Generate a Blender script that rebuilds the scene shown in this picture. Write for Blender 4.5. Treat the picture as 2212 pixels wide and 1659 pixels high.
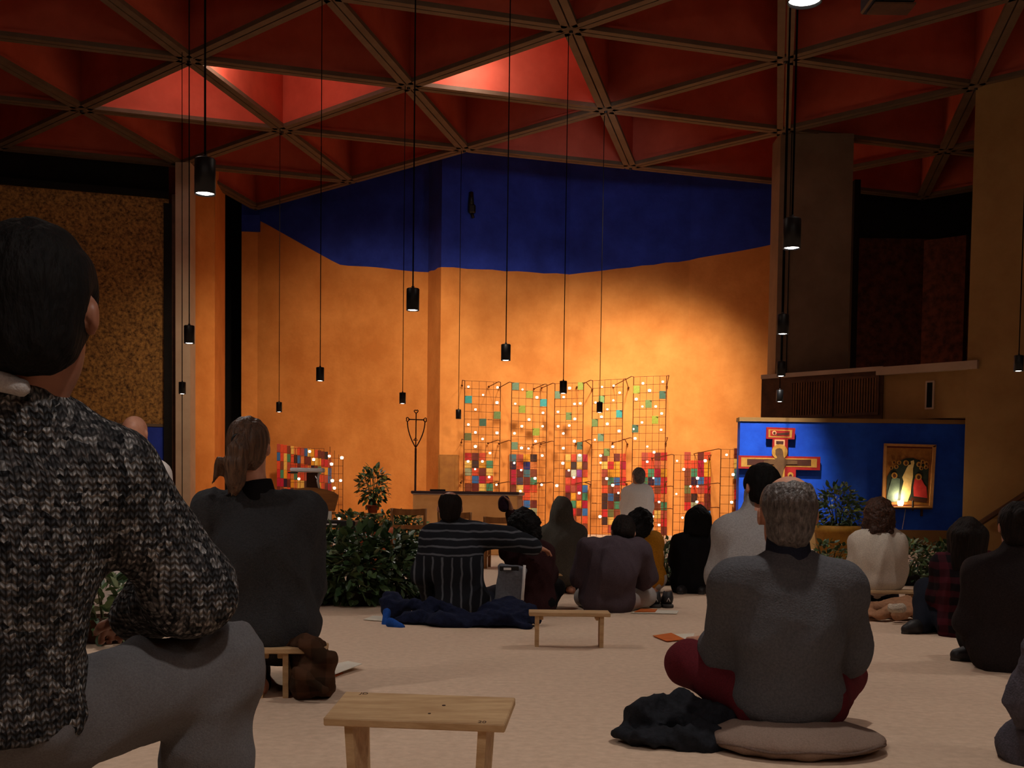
import bpy, math, random
import numpy as np
from mathutils import Vector, Matrix

random.seed(7)
rng = np.random.default_rng(11)
for o in list(bpy.data.objects):
    bpy.data.objects.remove(o)
SC = bpy.context.scene
COL = SC.collection

# ------------------------------------------------------------------ camera
F = 2485.878; CY = 1197.4; PITCH = math.radians(-2.7346); ROLL = math.radians(.74957)
EYE = .80; U = 7.0
cp, sp, cr, sr = math.cos(PITCH), math.sin(PITCH), math.cos(ROLL), math.sin(ROLL)
cam = bpy.data.cameras.new('camera'); CAM = bpy.data.objects.new('camera', cam); COL.objects.link(CAM)
cam.sensor_fit = 'HORIZONTAL'; cam.sensor_width = 36; cam.lens = F / 2212 * 36
cam.shift_y = (CY - 829.5) / 2212
cam.clip_start = .05; cam.clip_end = 200
_f = Vector((0, cp, sp)); _u = Vector((0, -sp, cp)); _r = Vector((1, 0, 0))
_right = cr * _r + sr * _u; _up = -sr * _r + cr * _u
M = Matrix.Identity(4)
for i in range(3):
    M[i][0] = _right[i]; M[i][1] = _up[i]; M[i][2] = -_f[i]
M[0][3], M[1][3], M[2][3] = 0, 0, EYE
CAM.matrix_world = M
SC.camera = CAM

def at(px, py, Y):
    """world point at distance Y whose picture position is (px, py)"""
    dx, dy = px - 1106, py - CY
    x = (cr * dx + sr * dy) / F; y = (-sr * dx + cr * dy) / F
    d = Vector((x, cp + y * sp, sp - y * cp))
    d *= Y / d.y
    return Vector((d.x, d.y, d.z + EYE))

def atz(px, py, z):
    """world point at height z whose picture position is (px, py)"""
    p = at(px, py, 1.0); d = p - Vector((0, 0, EYE))
    d *= (z - EYE) / d.z
    return d + Vector((0, 0, EYE))

# ------------------------------------------------------------------ world, exposure
W = bpy.data.worlds.new('world'); SC.world = W; W.use_nodes = True
W.node_tree.nodes['Background'].inputs[0].default_value = (.55, .45, .4, 1)
W.node_tree.nodes['Background'].inputs[1].default_value = .006
vs = SC.view_settings
vs.view_transform = 'Standard'; vs.look = 'None'; vs.gamma = 1; vs.exposure = 0; vs.use_curve_mapping = False

def light(kind, name, loc, power, color=(1, 1, 1), target=None, size=.1, angle=60, blend=.5):
    l = bpy.data.lights.new(name, kind); l.energy = power; l.color = color
    if kind == 'AREA': l.size = size
    else: l.shadow_soft_size = size
    if kind == 'SPOT': l.spot_size = math.radians(angle); l.spot_blend = blend
    o = bpy.data.objects.new(name, l); COL.objects.link(o); o.location = loc
    if target is not None:
        o.rotation_euler = (Vector(target) - Vector(loc)).to_track_quat('-Z', 'Y').to_euler()
    return o

WARM = (1, .84, .64)
LAMP = (1, .92, .85); LAMPW = 50
# wash lights under the ceiling edge, aimed at the candle wall, the altar niche and the blue screen
light('SPOT', 'wash_light', (2.55, 19.6, 7.3), 3550, WARM, (2.3, 26.5, 1.9), .25, 60, 1)
light('SPOT', 'wash_light', (.0, 19.6, 7.3), 1250, WARM, (.0, 26.2, 2.4), .25, 66, 1)
light('SPOT', 'wash_light', (3.2, 21.4, 7.3), 1500, WARM, (3.6, 26.5, 3.0), .25, 50, 1)
light('SPOT', 'wash_light', (-2.8, 20.0, 7.3), 1550, (1, .78, .54), (-4.0, 27.5, 2.6), .3, 66, 1)
light('SPOT', 'wash_light', (-4.0, 18.6, 7.3), 650, (1, .78, .54), (-6.8, 25.2, 2.2), .3, 50, 1)
light('SPOT', 'screen_light', (3.2, 15.4, 6.6), 3300, (1, .95, .9), (4.2, 20, 1.5), .08, 24, 1)
light('SPOT', 'upper_light', (1.6, 19.0, 7.0), 140, (.85, .88, 1), (1.2, 26.5, 5.8), .2, 80, 1)
light('SPOT', 'altar_fill', (-.6, 9.5, 7.2), 900, (1, .82, .62), (-.6, 16.3, .7), .15, 34, 1)  # added spot without a fixture, brightens the altar front, chairs and plants
light('POINT', 'hall_fill', (-3.6, 9.0, 6.2), 60, (1, .86, .72), None, .3)  # added pair of fill points in empty air, lifts the dim red coffers
light('POINT', 'hall_fill', (3.0, 8.0, 6.2), 60, (1, .86, .72), None, .3)
# small lamps tucked inside three coffers
light('POINT', 'coffer_light', (-6.0, 19.9, 8.15), 40, (1, .84, .76), None, .12)
light('POINT', 'coffer_light', (-4.75, 19.35, 8.25), 44, (1, .84, .76), None, .1)
light('POINT', 'coffer_light', (-.75, 19.6, 8.15), 46, (1, .84, .76), None, .12)
# added fill lights, unseen behind the viewer, that lift the dark backs and ceiling
light('POINT', 'rear_fill', (3.5, -4.5, 6.2), 110, (1, .93, .86), None, .4)
light('POINT', 'rear_fill', (-3.0, -5.5, 6.2), 90, (1, .93, .86), None, .4)

# ------------------------------------------------------------------ helpers
def lin(c):
    c = c / 255
    return c / 12.92 if c <= .04045 else ((c + .055) / 1.055) ** 2.4
def rgb(r, g, b): return (lin(r), lin(g), lin(b), 1)

MATS = {}
def mat(name, col, rough=.7, col2=None, scale=8., bump=0., bscale=None, metal=0., emit=None, estr=0., spec=.3, detail=4., stretch=None):
    if name in MATS: return MATS[name]
    m = bpy.data.materials.new(name); m.use_nodes = True
    nt = m.node_tree; b = nt.nodes['Principled BSDF']
    b.inputs['Base Color'].default_value = col if len(col) == 4 else (*col, 1)
    b.inputs['Roughness'].default_value = rough; b.inputs['Metallic'].default_value = metal
    b.inputs['Specular IOR Level'].default_value = spec
    if emit is not None:
        b.inputs['Emission Color'].default_value = (*emit[:3], 1); b.inputs['Emission Strength'].default_value = estr
    tc = nt.nodes.new('ShaderNodeTexCoord'); mp = nt.nodes.new('ShaderNodeMapping')
    nt.links.new(tc.outputs['Object'], mp.inputs[0])
    if stretch: mp.inputs['Scale'].default_value = stretch
    if col2 is not None:
        n = nt.nodes.new('ShaderNodeTexNoise'); n.inputs['Scale'].default_value = scale; n.inputs['Detail'].default_value = detail
        n.inputs['Roughness'].default_value = .65
        r = nt.nodes.new('ShaderNodeValToRGB')
        r.color_ramp.elements[0].position = .34; r.color_ramp.elements[1].position = .68
        r.color_ramp.elements[0].color = col2 if len(col2) == 4 else (*col2, 1)
        r.color_ramp.elements[1].color = col if len(col) == 4 else (*col, 1)
        nt.links.new(mp.outputs[0], n.inputs['Vector']); nt.links.new(n.outputs['Fac'], r.inputs[0])
        nt.links.new(r.outputs[0], b.inputs['Base Color'])
    if bump:
        n2 = nt.nodes.new('ShaderNodeTexNoise'); n2.inputs['Scale'].default_value = bscale or scale * 4; n2.inputs['Detail'].default_value = 3
        bp = nt.nodes.new('ShaderNodeBump'); bp.inputs['Strength'].default_value = bump; bp.inputs['Distance'].default_value = .02
        nt.links.new(mp.outputs[0], n2.inputs['Vector']); nt.links.new(n2.outputs['Fac'], bp.inputs['Height'])
        nt.links.new(bp.outputs[0], b.inputs['Normal'])
    MATS[name] = m
    return m

class MB:
    """collects shapes with a material index, builds ONE mesh object"""
    def __init__(s): s.v = []; s.f = []; s.mi = []; s.sm = []
    def add(s, vs, fs, mi=0, smooth=False):
        n = len(s.v); s.v += [tuple(v) for v in vs]
        for f in fs: s.f.append(tuple(n + i for i in f)); s.mi.append(mi); s.sm.append(smooth)
    def box(s, lo, hi, mi=0, ax=None):
        x0, y0, z0 = lo; x1, y1, z1 = hi
        vs = [Vector(p) for p in ((x0,y0,z0),(x1,y0,z0),(x1,y1,z0),(x0,y1,z0),(x0,y0,z1),(x1,y0,z1),(x1,y1,z1),(x0,y1,z1))]
        if ax is not None: vs = [ax @ v for v in vs]
        s.add(vs, ((3,2,1,0),(4,5,6,7),(0,1,5,4),(1,2,6,5),(2,3,7,6),(3,0,4,7)), mi)
    def bbox(s, c, size, mi=0, ax=None, b=.004):
        """bevelled box"""
        hx, hy, hz = [q / 2 for q in size]; b = min(b, hx * .9, hy * .9, hz * .9)
        vs = []; idx = {}
        for sx in (-1, 1):
            for sy in (-1, 1):
                for sz in (-1, 1):
                    for k in range(3):
                        p = [sx * (hx - b), sy * (hy - b), sz * (hz - b)]
                        p[k] = (sx * hx, sy * hy, sz * hz)[k]
                        idx[(sx, sy, sz, k)] = len(vs); vs.append(Vector(p) + Vector(c))
        fs = []
        for k in range(3):
            a, c2 = [q for q in range(3) if q != k]
            for sg in (-1, 1):
                q = []
                for (u, w) in ((-1, -1), (1, -1), (1, 1), (-1, 1)):
                    t = [0, 0, 0]; t[k] = sg; t[a] = u; t[c2] = w; q.append(idx[(*t, k)])
                fs.append(q)
        for k in range(3):
            a, c2 = [q for q in range(3) if q != k]
            for u in (-1, 1):
                for w in (-1, 1):
                    q = []
                    for sg, kk in ((-1, a), (1, a), (1, c2), (-1, c2)):
                        t = [0, 0, 0]; t[k] = sg; t[a] = u; t[c2] = w; q.append(idx[(*t, kk)])
                    fs.append(q)
        for sx in (-1, 1):
            for sy in (-1, 1):
                for sz in (-1, 1): fs.append([idx[(sx, sy, sz, k)] for k in range(3)])
        if ax is not None: vs = [ax @ v for v in vs]
        s.add(vs, fs, mi)
    def tube(s, pts, r, n=8, mi=0, cap=True):
        pts = [Vector(p) for p in pts]; rs = r if isinstance(r, (list, tuple)) else [r] * len(pts)
        vs = []; fs = []; prev = None
        for i, p in enumerate(pts):
            t = (pts[min(i + 1, len(pts) - 1)] - pts[max(i - 1, 0)]).normalized()
            a = prev - t * prev.dot(t) if prev is not None else t.orthogonal()
            if a.length < 1e-6: a = t.orthogonal()
            a.normalize(); prev = a; b = t.cross(a)
            for k in range(n):
                an = 2 * math.pi * k / n
                vs.append(p + (a * math.cos(an) + b * math.sin(an)) * rs[i])
        for i in range(len(pts) - 1):
            for k in range(n):
                fs.append((i*n+k, i*n+(k+1) % n, (i+1)*n+(k+1) % n, (i+1)*n+k))
        if cap: fs.append(tuple(reversed(range(n)))); fs.append(tuple(range((len(pts)-1)*n, len(pts)*n)))
        s.add(vs, fs, mi, n > 5)
    def lathe(s, prof, c, n=20, mi=0):
        vs = []; fs = []
        for (r, z) in prof:
            for k in range(n):
                a = 2 * math.pi * k / n; vs.append((c[0] + r*math.cos(a), c[1] + r*math.sin(a), c[2] + z))
        for i in range(len(prof) - 1):
            for k in range(n):
                fs.append((i*n+k, i*n+(k+1) % n, (i+1)*n+(k+1) % n, (i+1)*n+k))
        s.add(vs, fs, mi, True)
    def prism(s, pts, y0, y1, mi=0):
        """outline in x,z, between two y"""
        n = len(pts)
        vs = [(x, y0, z) for x, z in pts] + [(x, y1, z) for x, z in pts]
        fs = [tuple(range(n)), tuple(reversed(range(n, 2*n)))] + [(i, i+n, (i+1) % n + n, (i+1) % n) for i in range(n)]
        s.add(vs, fs, mi)
    def build(s, name, mats, parent=None, loc=None):
        me = bpy.data.meshes.new(name)
        vs = s.v
        if loc is not None: vs = [(a-loc[0], b-loc[1], c-loc[2]) for a, b, c in vs]
        me.from_pydata(vs, [], s.f)
        for m in (mats if isinstance(mats, (list, tuple)) else [mats]): me.materials.append(m)
        me.polygons.foreach_set('material_index', s.mi); me.polygons.foreach_set('use_smooth', s.sm)
        me.update()
        o = bpy.data.objects.new(name, me); COL.objects.link(o)
        if loc is not None: o.location = loc
        if parent is not None:
            o.parent = parent
            if loc is None: o.location = -Vector(parent.location)   # vertices are world coordinates
            else: o.location = Vector(loc) - Vector(parent.location)
        return o

def obj_from(name, me, parent=None, loc=(0, 0, 0), rot=None):
    o = bpy.data.objects.new(name, me); COL.objects.link(o); o.location = loc
    if rot is not None: o.rotation_euler = rot
    if parent is not None: o.parent = parent
    return o
def tag(o, label, cat, group=None, kind=None):
    o['label'] = label; o['category'] = cat
    if group: o['group'] = group
    if kind: o['kind'] = kind
    return o
def empty(name, loc, label=None, cat=None, group=None):
    o = bpy.data.objects.new(name, None); COL.objects.link(o); o.location = loc; o.empty_display_size = .05
    if label: tag(o, label, cat, group)
    return o
def struct(o, label=None):
    o['kind'] = 'structure'
    if label: o['label'] = label
    return o

# ------------------------------------------------------------------ materials
m_orange = mat('orange_plaster', rgb(226, 148, 74), .85, rgb(200, 122, 54), 1.1, .25, 14, detail=8)
m_blue = mat('blue_plaster', rgb(40, 64, 176), .8, rgb(26, 46, 138), 1.6, .25, 14, detail=8)
m_screenblue = mat('screen_blue', rgb(32, 92, 222), .8, rgb(20, 66, 184), 1.8, .2, 14, detail=8)
m_yellow = mat('ochre_plaster', rgb(160, 124, 74), .85, rgb(142, 106, 60), 1.2, .2, 14)
m_cream = mat('cream_paint', rgb(190, 165, 140), .8, rgb(176, 150, 126), 1.5)
m_beam = mat('beam_paint', rgb(106, 87, 68), .7, rgb(92, 74, 56), 3)
m_red = mat('red_paint', rgb(204, 98, 74), .75, rgb(182, 82, 60), 1.2)
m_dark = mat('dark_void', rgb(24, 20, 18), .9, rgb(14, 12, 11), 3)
m_brown = mat('brown_timber', rgb(96, 62, 36), .7, rgb(70, 44, 26), 4)
m_mottle = mat('mottled_fibre_panel', rgb(186, 136, 72), .9, rgb(66, 42, 24), 15, .5, 40, detail=9)
m_dkmottle = mat('dark_fibre_panel', rgb(110, 62, 44), .9, rgb(58, 32, 26), 6, .4, 20, detail=8)
m_carpet = mat('beige_carpet', rgb(226, 198, 172), .95, rgb(208, 180, 154), 26, .12, 220, detail=6)
m_blackmetal = mat('black_metal', rgb(20, 19, 20), .45, rgb(15, 14, 15), 20, spec=.4)
m_glow = mat('lamp_diffuser', (1, 1, 1), .4, emit=(1, .96, .9), estr=14)
m_wire = mat('rusty_wire', rgb(120, 66, 30), .6, rgb(84, 44, 20), 20, metal=.4)
m_wood = mat('pale_pine', rgb(206, 172, 128), .6, rgb(176, 140, 98), 5, .1, 30, stretch=(1, 6, 6))
m_wood2 = mat('chair_oak', rgb(166, 112, 60), .55, rgb(128, 82, 42), 6, stretch=(3, 3, .6))
m_knot = mat('wood_knot', rgb(70, 44, 26), .7, rgb(50, 30, 18), 30)
m_white = mat('white_plastic', rgb(225, 222, 220), .5, rgb(210, 206, 204), 8)
m_paper = mat('white_paper', rgb(232, 224, 208), .8, rgb(220, 210, 192), 10)
m_opaper = mat('orange_paper', rgb(214, 110, 40), .8, rgb(196, 96, 34), 10)

# ------------------------------------------------------------------ the ceiling lattice
TH = math.radians(17.1577); LOX, LOY, LS = -.759704 * U, 2.703602 * U, .515868 * U
ZC = EYE + U
def node(i, j):
    bx, by = i + .5 * j, j * math.sqrt(3) / 2
    return Vector((LOX + LS * (math.cos(TH) * bx - math.sin(TH) * by), LOY + LS * (math.sin(TH) * bx + math.cos(TH) * by), ZC))
DA = (node(1, 0) - node(0, 0)).normalized(); DB = (node(0, 1) - node(0, 0)).normalized(); DC = (node(1, -1) - node(0, 0)).normalized()

# floor
b = MB(); b.box((-24, -9, -.12), (24, 36, 0)); struct(b.build('floor', m_carpet), 'beige carpeted floor')
# ceiling deck above the coffers, and the beams of the triangular grid
b = MB(); b.box((-24, -9, ZC + 1.75), (24, 36, ZC + 1.9)); CEIL = struct(b.build('ceiling', m_red), 'dark red coffered ceiling of triangular beams')
nodes = set()
for j in range(-8, 4):
    for i in range(-8, 13):
        p = node(i, j)
        if p.y < -4 or abs(p.x) > 15: continue
        if j == 3 and i != -1: continue
        if j == 2 and not (i <= 0): continue
        if j == 1 and i > 4: continue
        nodes.add((i, j))
def beam(a, c):
    A, C = node(*a), node(*c); d = (C - A); Lg = d.length; d.normalize(); n = Vector((-d.y, d.x, 0))
    ax = Matrix((d, n, Vector((0, 0, 1)))).transposed().to_4x4(); ax.translation = A
    m = MB()
    m.box((.10, -.125, .0), (Lg - .10, -.012, .07), 0, ax); m.box((.10, .012, .0), (Lg - .10, .125, .07), 0, ax)
    m.box((.0, -.05, .055), (Lg, .05, 1.76), 1, ax)
    m.box((.25, -.10, .07), (Lg - .25, -.05, .12), 1, ax); m.box((.25, .05, .07), (Lg - .25, .10, .12), 1, ax)
    return m.build('beam', [m_beam, m_red], CEIL)
for (i, j) in sorted(nodes):
    for (di, dj) in ((1, 0), (0, 1), (1, -1)):
        q = (i + di, j + dj)
        if q in nodes: beam((i, j), q)
for (i, j) in sorted(nodes):
    p = node(i, j); m = MB()
    m.lathe([(.0, -.01), (.10, -.01), (.16, .01), (.16, .09), (0, .09)], p, 6)
    m.lathe([(.0, -.04), (.03, -.04), (.03, -.01)], p, 8, 1)
    m.build('beam_node', [m_beam, m_blackmetal], CEIL)

# ------------------------------------------------------------------ back wall (orange below, blue above, split by the painted line)
WX = [(522, 28.9), (557, 28.95), (735, 28.1), (925, 27.0), (953, 26.0), (1230, 27.0), (1490, 26.9), (1672, 26.5), (1740, 26.5)]
def wallY(px):
    for (x0, y0), (x1, y1) in zip(WX, WX[1:]):
        if px <= x1: return y0 + (y1 - y0) * (px - x0) / (x1 - x0)
    return WX[-1][1]
line = {522: 474, 557: 475, 735: 572, 925: 588, 953: 577, 1230: 593, 1490: 562, 1672: 527, 1740: 514}
ZT = ZC + 1.7
for wi, ((x0, y0), (x1, y1)) in enumerate(zip(WX, WX[1:])):
    b = MB(); n = 10
    for k in range(n):
        pts = []
        for t in (k / n, (k + 1) / n):
            px = x0 + (x1 - x0) * t; Y = y0 + (y1 - y0) * t
            pts.append(at(px, line[x0] + (line[x1] - line[x0]) * t + (0 if t in (0, 1) else math.sin(px * .37) * 1.1), Y))
        A, B2 = pts
        for (za, zb, mi) in (((-.05, -.05), (A.z, B2.z), 0), ((A.z, B2.z), (ZT, ZT), 1)):
            q = [(A.x, A.y, za[0]), (B2.x, B2.y, za[1]), (B2.x, B2.y, zb[1]), (A.x, A.y, zb[0])]
            b.add(q + [(x, y + .2, z) for x, y, z in q], ((0, 1, 2, 3), (7, 6, 5, 4), (0, 4, 5, 1), (3, 2, 6, 7)) + (((0, 3, 7, 4),) if k == 0 else ()) + (((1, 5, 6, 2),) if k == n - 1 else ()), mi)
    struct(b.build('wall_back', [m_orange, m_blue]), 'orange plaster wall facet with deep blue painted upper band')
# small dark fixture high on the blue band
p = at(1018, 432, wallY(1018) - .06); b = MB()
b.tube([p + Vector((0, .1, .16)), p + Vector((0, 0, .16)), p + Vector((0, 0, -.12))], [.03, .05, .07], 10)
b.bbox(p + Vector((.02, 0, -.2)), (.16, .14, .2), 0, None, .03); b.tube([p + Vector((.02, -.02, -.3)), p + Vector((.05, -.02, -.4))], .035, 8)
tag(b.build('wall_fixture', m_blackmetal), 'small dark fixture high on the deep blue wall', 'speaker')

# strip of orange wall, black opening and pale column beside the left wall
def slab(name, px0, px1, Y0, Y1, z0, z1, m, t=.25, label=None, parent=None):
    a, c = at(px0, 900, Y0), at(px1, 900, Y1); b = MB()
    d = (c - a); d.z = 0; n = Vector((-d.y, d.x, 0)).normalized() * t
    if n.y < 0: n = -n
    q = [(a.x, a.y), (c.x, c.y), (c.x + n.x, c.y + n.y), (a.x + n.x, a.y + n.y)]
    b.add([(x, y, z0) for x, y in q] + [(x, y, z1) for x, y in q], ((3,2,1,0),(4,5,6,7),(0,1,5,4),(1,2,6,5),(2,3,7,6),(3,0,4,7)))
    o = b.build(name, m, parent)
    if parent is None: struct(o, label)
    elif label: o['label'] = label
    return o
slab('wall_left', 408, 462, 25.3, 25.9, 0, ZC + 1.2, m_orange, .3, 'narrow orange strip of wall beside the pale column')
slab('wall_left', 462, 484, 25.9, 27.4, 0, ZC + 1.2, m_orange, .02, 'orange return wall beside the tall black opening')
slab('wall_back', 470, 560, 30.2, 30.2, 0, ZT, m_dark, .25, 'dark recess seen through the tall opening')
# beam that closes the top of the opening
slab('trim_1', 521, 560, 28.85, 28.85, 7.35, 7.75, m_blue, .3, 'blue painted lintel over the tall dark opening')
pa = at(379, 700, 24.6); pb = at(411, 700, 24.6)
b = MB(); b.box((pa.x, 24.6, 0), (pb.x, 25.0, ZC)); b.box((pa.x + .14, 24.585, 0), (pa.x + .15, 24.6, ZC), 1)
struct(b.build('trim_2', [m_cream, m_dark]), 'pale tall column standing against the orange strip')
# left wall: fibre panels, dark band above, blue dado below, along lattice direction a
A0 = node(-1, 2); A0.z = 0
def alongA(s, off=0.): return A0 - DA * s + Vector((-DA.y, DA.x, 0)) * off
axL = Matrix((-DA, Vector((DA.y, -DA.x, 0)), Vector((0, 0, 1)))).transposed().to_4x4(); axL.translation = A0
b = MB()
b.box((.25, -.3, 0), (16, -.12, 2.26), 2, axL); b.box((.25, -.3, 2.26), (16, -.10, 2.32), 3, axL)
b.box((.25, -.3, 2.32), (16, -.12, 7.12), 0, axL); b.box((.25, -.3, 7.12), (16, -.05, 7.26), 1, axL); b.box((.25, -.4, 7.26), (16, -.3, ZC + .2), 1, axL)
struct(b.build('wall_left', [m_mottle, m_dark, m_blue, m_beam]), 'wall of mottled brown fibre panels over a blue dado')
b = MB(); b.box((.19, -.2, 0), (.36, .0, 7.0), 0, axL); struct(b.build('trim_3', m_dark), 'black vertical post at the end of the fibre panels')
b = MB(); b.box((.05, -.25, 0), (.19, -.02, 7.2), 0, axL); struct(b.build('trim_4', m_brown), 'brown timber strip between black post and pale column')

# ------------------------------------------------------------------ right side
# pier under node D
pa, pb = at(1677, 700, 22.2), at(1834, 700, 22.2)
b = MB(); b.box((pa.x, 22.2, 0), (pb.x, 22.9, ZC + .02))
b.box((pa.x + .11, 22.18, 0), (pa.x + .13, 22.2, ZC), 1); b.box((pa.x + .2, 22.18, 0), (pa.x + .215, 22.2, ZC), 1)
struct(b.build('trim_5', [mat('pier_paint', rgb(128, 104, 82), .8, rgb(112, 90, 70), 1.5), m_dark]), 'broad pale pier with two dark conduits')
# bulkhead with louvred vents along D - L
Dn, Ln = node(3, 0), node(4, -1); Dn.z = Ln.z = 0
dd = (Ln - Dn).normalized(); nn = Vector((dd.y, -dd.x, 0))
if nn.y > 0: nn = -nn
axR = Matrix((dd, -nn, Vector((0, 0, 1)))).transposed().to_4x4(); axR.translation = Dn
LR = (Ln - Dn).length
def ondl(px, z=3.):   # distance along the line D-L seen at picture column px
    r = at(px, 900, 1.0); r.z = 0
    # solve Dn + s*dd parallel to r
    return (Dn.y * r.x - Dn.x * r.y) / (dd.x * r.y - dd.y * r.x)
b = MB()
s1 = ondl(1905)
b.box((-.35, -.0, 2.0), (s1, .3, 3.24), 0, axR); b.box((s1, .04, 2.3), (LR + .2, .3, 3.12), 1, axR)
b.box((s1 - .1, -.08, 3.1), (LR + .2, .35, 3.24), 2, axR); b.box((-.35, -.03, 3.18), (s1, .02, 3.26), 2, axR)
BULK = struct(b.build('wall_right', [m_brown, m_yellow, m_cream]), 'low bulkhead wall with louvred vents and small window')
for (x0, x1) in ((1709, 1800), (1804, 1899)):
    sa, sb = ondl(x0), ondl(x1)
    v = empty('louvred_vent', axR @ Vector(((sa + sb) / 2, -.03, 2.42)), 'brown louvred vent of vertical slats, nearer the pale pier' if x0 < 1800 else 'brown louvred vent of vertical slats, beside the ochre panel', 'vent', 'louvred vents in the bulkhead')
    m = MB()
    m.box((sa, -.05, 2.40), (sb, .0, 2.45), 0, axR); m.box((sa, -.05, 3.06), (sb, .0, 3.11), 0, axR)
    m.box((sa, -.05, 2.45), (sa + .04, .0, 3.06), 0, axR); m.box((sb - .04, -.05, 2.45), (sb, .0, 3.06), 0, axR)
    m.build('frame', m_brown, v)
    m = MB(); m.box((sa + .04, -.006, 2.45), (sb - .04, -.001, 3.06), 0, axR); m.build('backing', m_dark, v)
    n = 15
    for k in range(n):
        c = sa + .04 + (sb - sa - .08) * (k + .5) / n
        m = MB(); m.box((c - .013, -.045, 2.45), (c + .013, -.01, 3.06), 0, axR); m.build('slat', mat('slat_brown', rgb(128, 84, 46), .7, rgb(104, 66, 36), 6), v)
sa, sb = ondl(1997), ondl(2016)
m = MB(); m.box((sa, .0, 2.46), (sb, .05, 2.95), 0, axR); m.box((sa + .03, -.004, 2.49), (sb - .03, .01, 2.92), 1, axR)
struct(m.build('window_1', [m_cream, mat('dark_pane', rgb(22, 26, 28), .15, spec=.5)]), 'small tall dark window in the ochre panel')
# gallery behind, above the bulkhead
slab('wall_gallery', 1760, 2330, 27.2, 27.2, 0, 7.4, m_dkmottle, .25, 'dark fibre panel wall of the gallery above the vents')
slab('wall_gallery', 1760, 2330, 27.15, 27.15, 7.0, ZT, m_dark, .25, 'black band over the gallery wall')
slab('trim_6', 1833, 1846, 24.5, 24.5, 3.2, 7.6, m_dark, .3, 'black post beside the broad pale pier')
slab('wall_gallery', 1985, 2075, 25.4, 24.8, 3.2, 6.55, m_dkmottle, .2, 'dark red-brown screen in the gallery next to the ochre wall')
# ochre side wall from L towards the viewer
a, c = node(4, -1), node(4, -1) + DC * 9
n = Vector((-DC.y, DC.x, 0)); n = n if n.y > 0 else -n
b = MB(); q = [a, c, c + n * .3, a + n * .3]
b.add([(p.x, p.y, 0) for p in q] + [(p.x, p.y, ZC + .05) for p in q], ((3,2,1,0),(4,5,6,7),(0,1,5,4),(1,2,6,5),(2,3,7,6),(3,0,4,7)))
struct(b.build('wall_right', m_yellow), 'plain ochre wall at the right edge')
# handrail on the ochre wall
def on_ochre(px, py, off=.09):
    r = at(px, py, 1.0) - Vector((0, 0, EYE)); A = node(4, -1) - n * off
    t = (A.x * n.x + A.y * n.y) / (r.x * n.x + r.y * n.y)
    return r * t + Vector((0, 0, EYE))
h0, h1 = on_ochre(2112, 1134), on_ochre(2290, 1018)
HR = empty('handrail', (h0.x, h0.y, 0), 'brown sloping handrail on the ochre wall', 'handrail')
b = MB(); dv = (h1 - h0).normalized(); up = Vector((0, 0, 1)); sd = dv.cross(up).normalized(); u2 = sd.cross(dv)
ax = Matrix((dv, sd, u2)).transposed().to_4x4(); ax.translation = h0
b.bbox(((h1 - h0).length / 2, 0, 0), ((h1 - h0).length, .06, .09), 0, ax, .02); b.build('rail', m_brown, HR)
for t in (.15, .5, .85):
    p = h0.lerp(h1, t); b = MB(); b.tube([p, p + n * .12], .015, 8); b.build('bracket', m_blackmetal, HR)
# closing walls, out of the picture
b = MB(); b.box((-24, -9, 0), (-23.8, 36, ZC + 1.9)); struct(b.build('wall_far', m_yellow))
b = MB(); b.box((23.8, -9, 0), (24, 36, ZC + 1.9)); struct(b.build('wall_far', m_yellow))
b = MB(); b.box((-24, -9, 0), (24, -8.8, ZC + 1.9)); struct(b.build('wall_rear', m_yellow))
b = MB(); b.box((-24, 35.8, 0), (24, 36, ZC + 1.9)); struct(b.build('wall_far', m_dark))

# blue screen wall with ledge
YS = 20.0
pa, pb = at(1597, 1000, YS), at(2106, 1000, YS)
b = MB()
b.box((pa.x, YS, .36), (pb.x - .12, YS + .22, 2.2), 0); b.box((pa.x, YS + .0, 0), (pb.x - .12, YS + .22, .36), 1)
b.box((pa.x - .02, YS - .03, 2.2), (pb.x - .12, YS + .25, 2.27), 1)
struct(b.build('wall_screen', [m_screenblue, m_yellow]), 'low bright blue screen wall with ochre ledge')

# dark box speaker near the ceiling, top right
p = at(1918, 5, 13.2); b = MB(); b.bbox(p + Vector((0, 0, .12)), (.5, .42, .36), 0, None, .02)
sp_ = empty('ceiling_speaker', p, 'dark box speaker hanging under the red ceiling', 'speaker')
b.build('cabinet', m_blackmetal, sp_)
b = MB(); b.bbox(p + Vector((.03, -.03, -.08)), (.46, .3, .025), 0, None, .005); b.build('shelf', m_brown, sp_)
b = MB(); b.tube([p + Vector((0, 0, .3)), (p.x, p.y, ZC + .3)], .02, 8); b.build('hanger', m_blackmetal, sp_)

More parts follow.
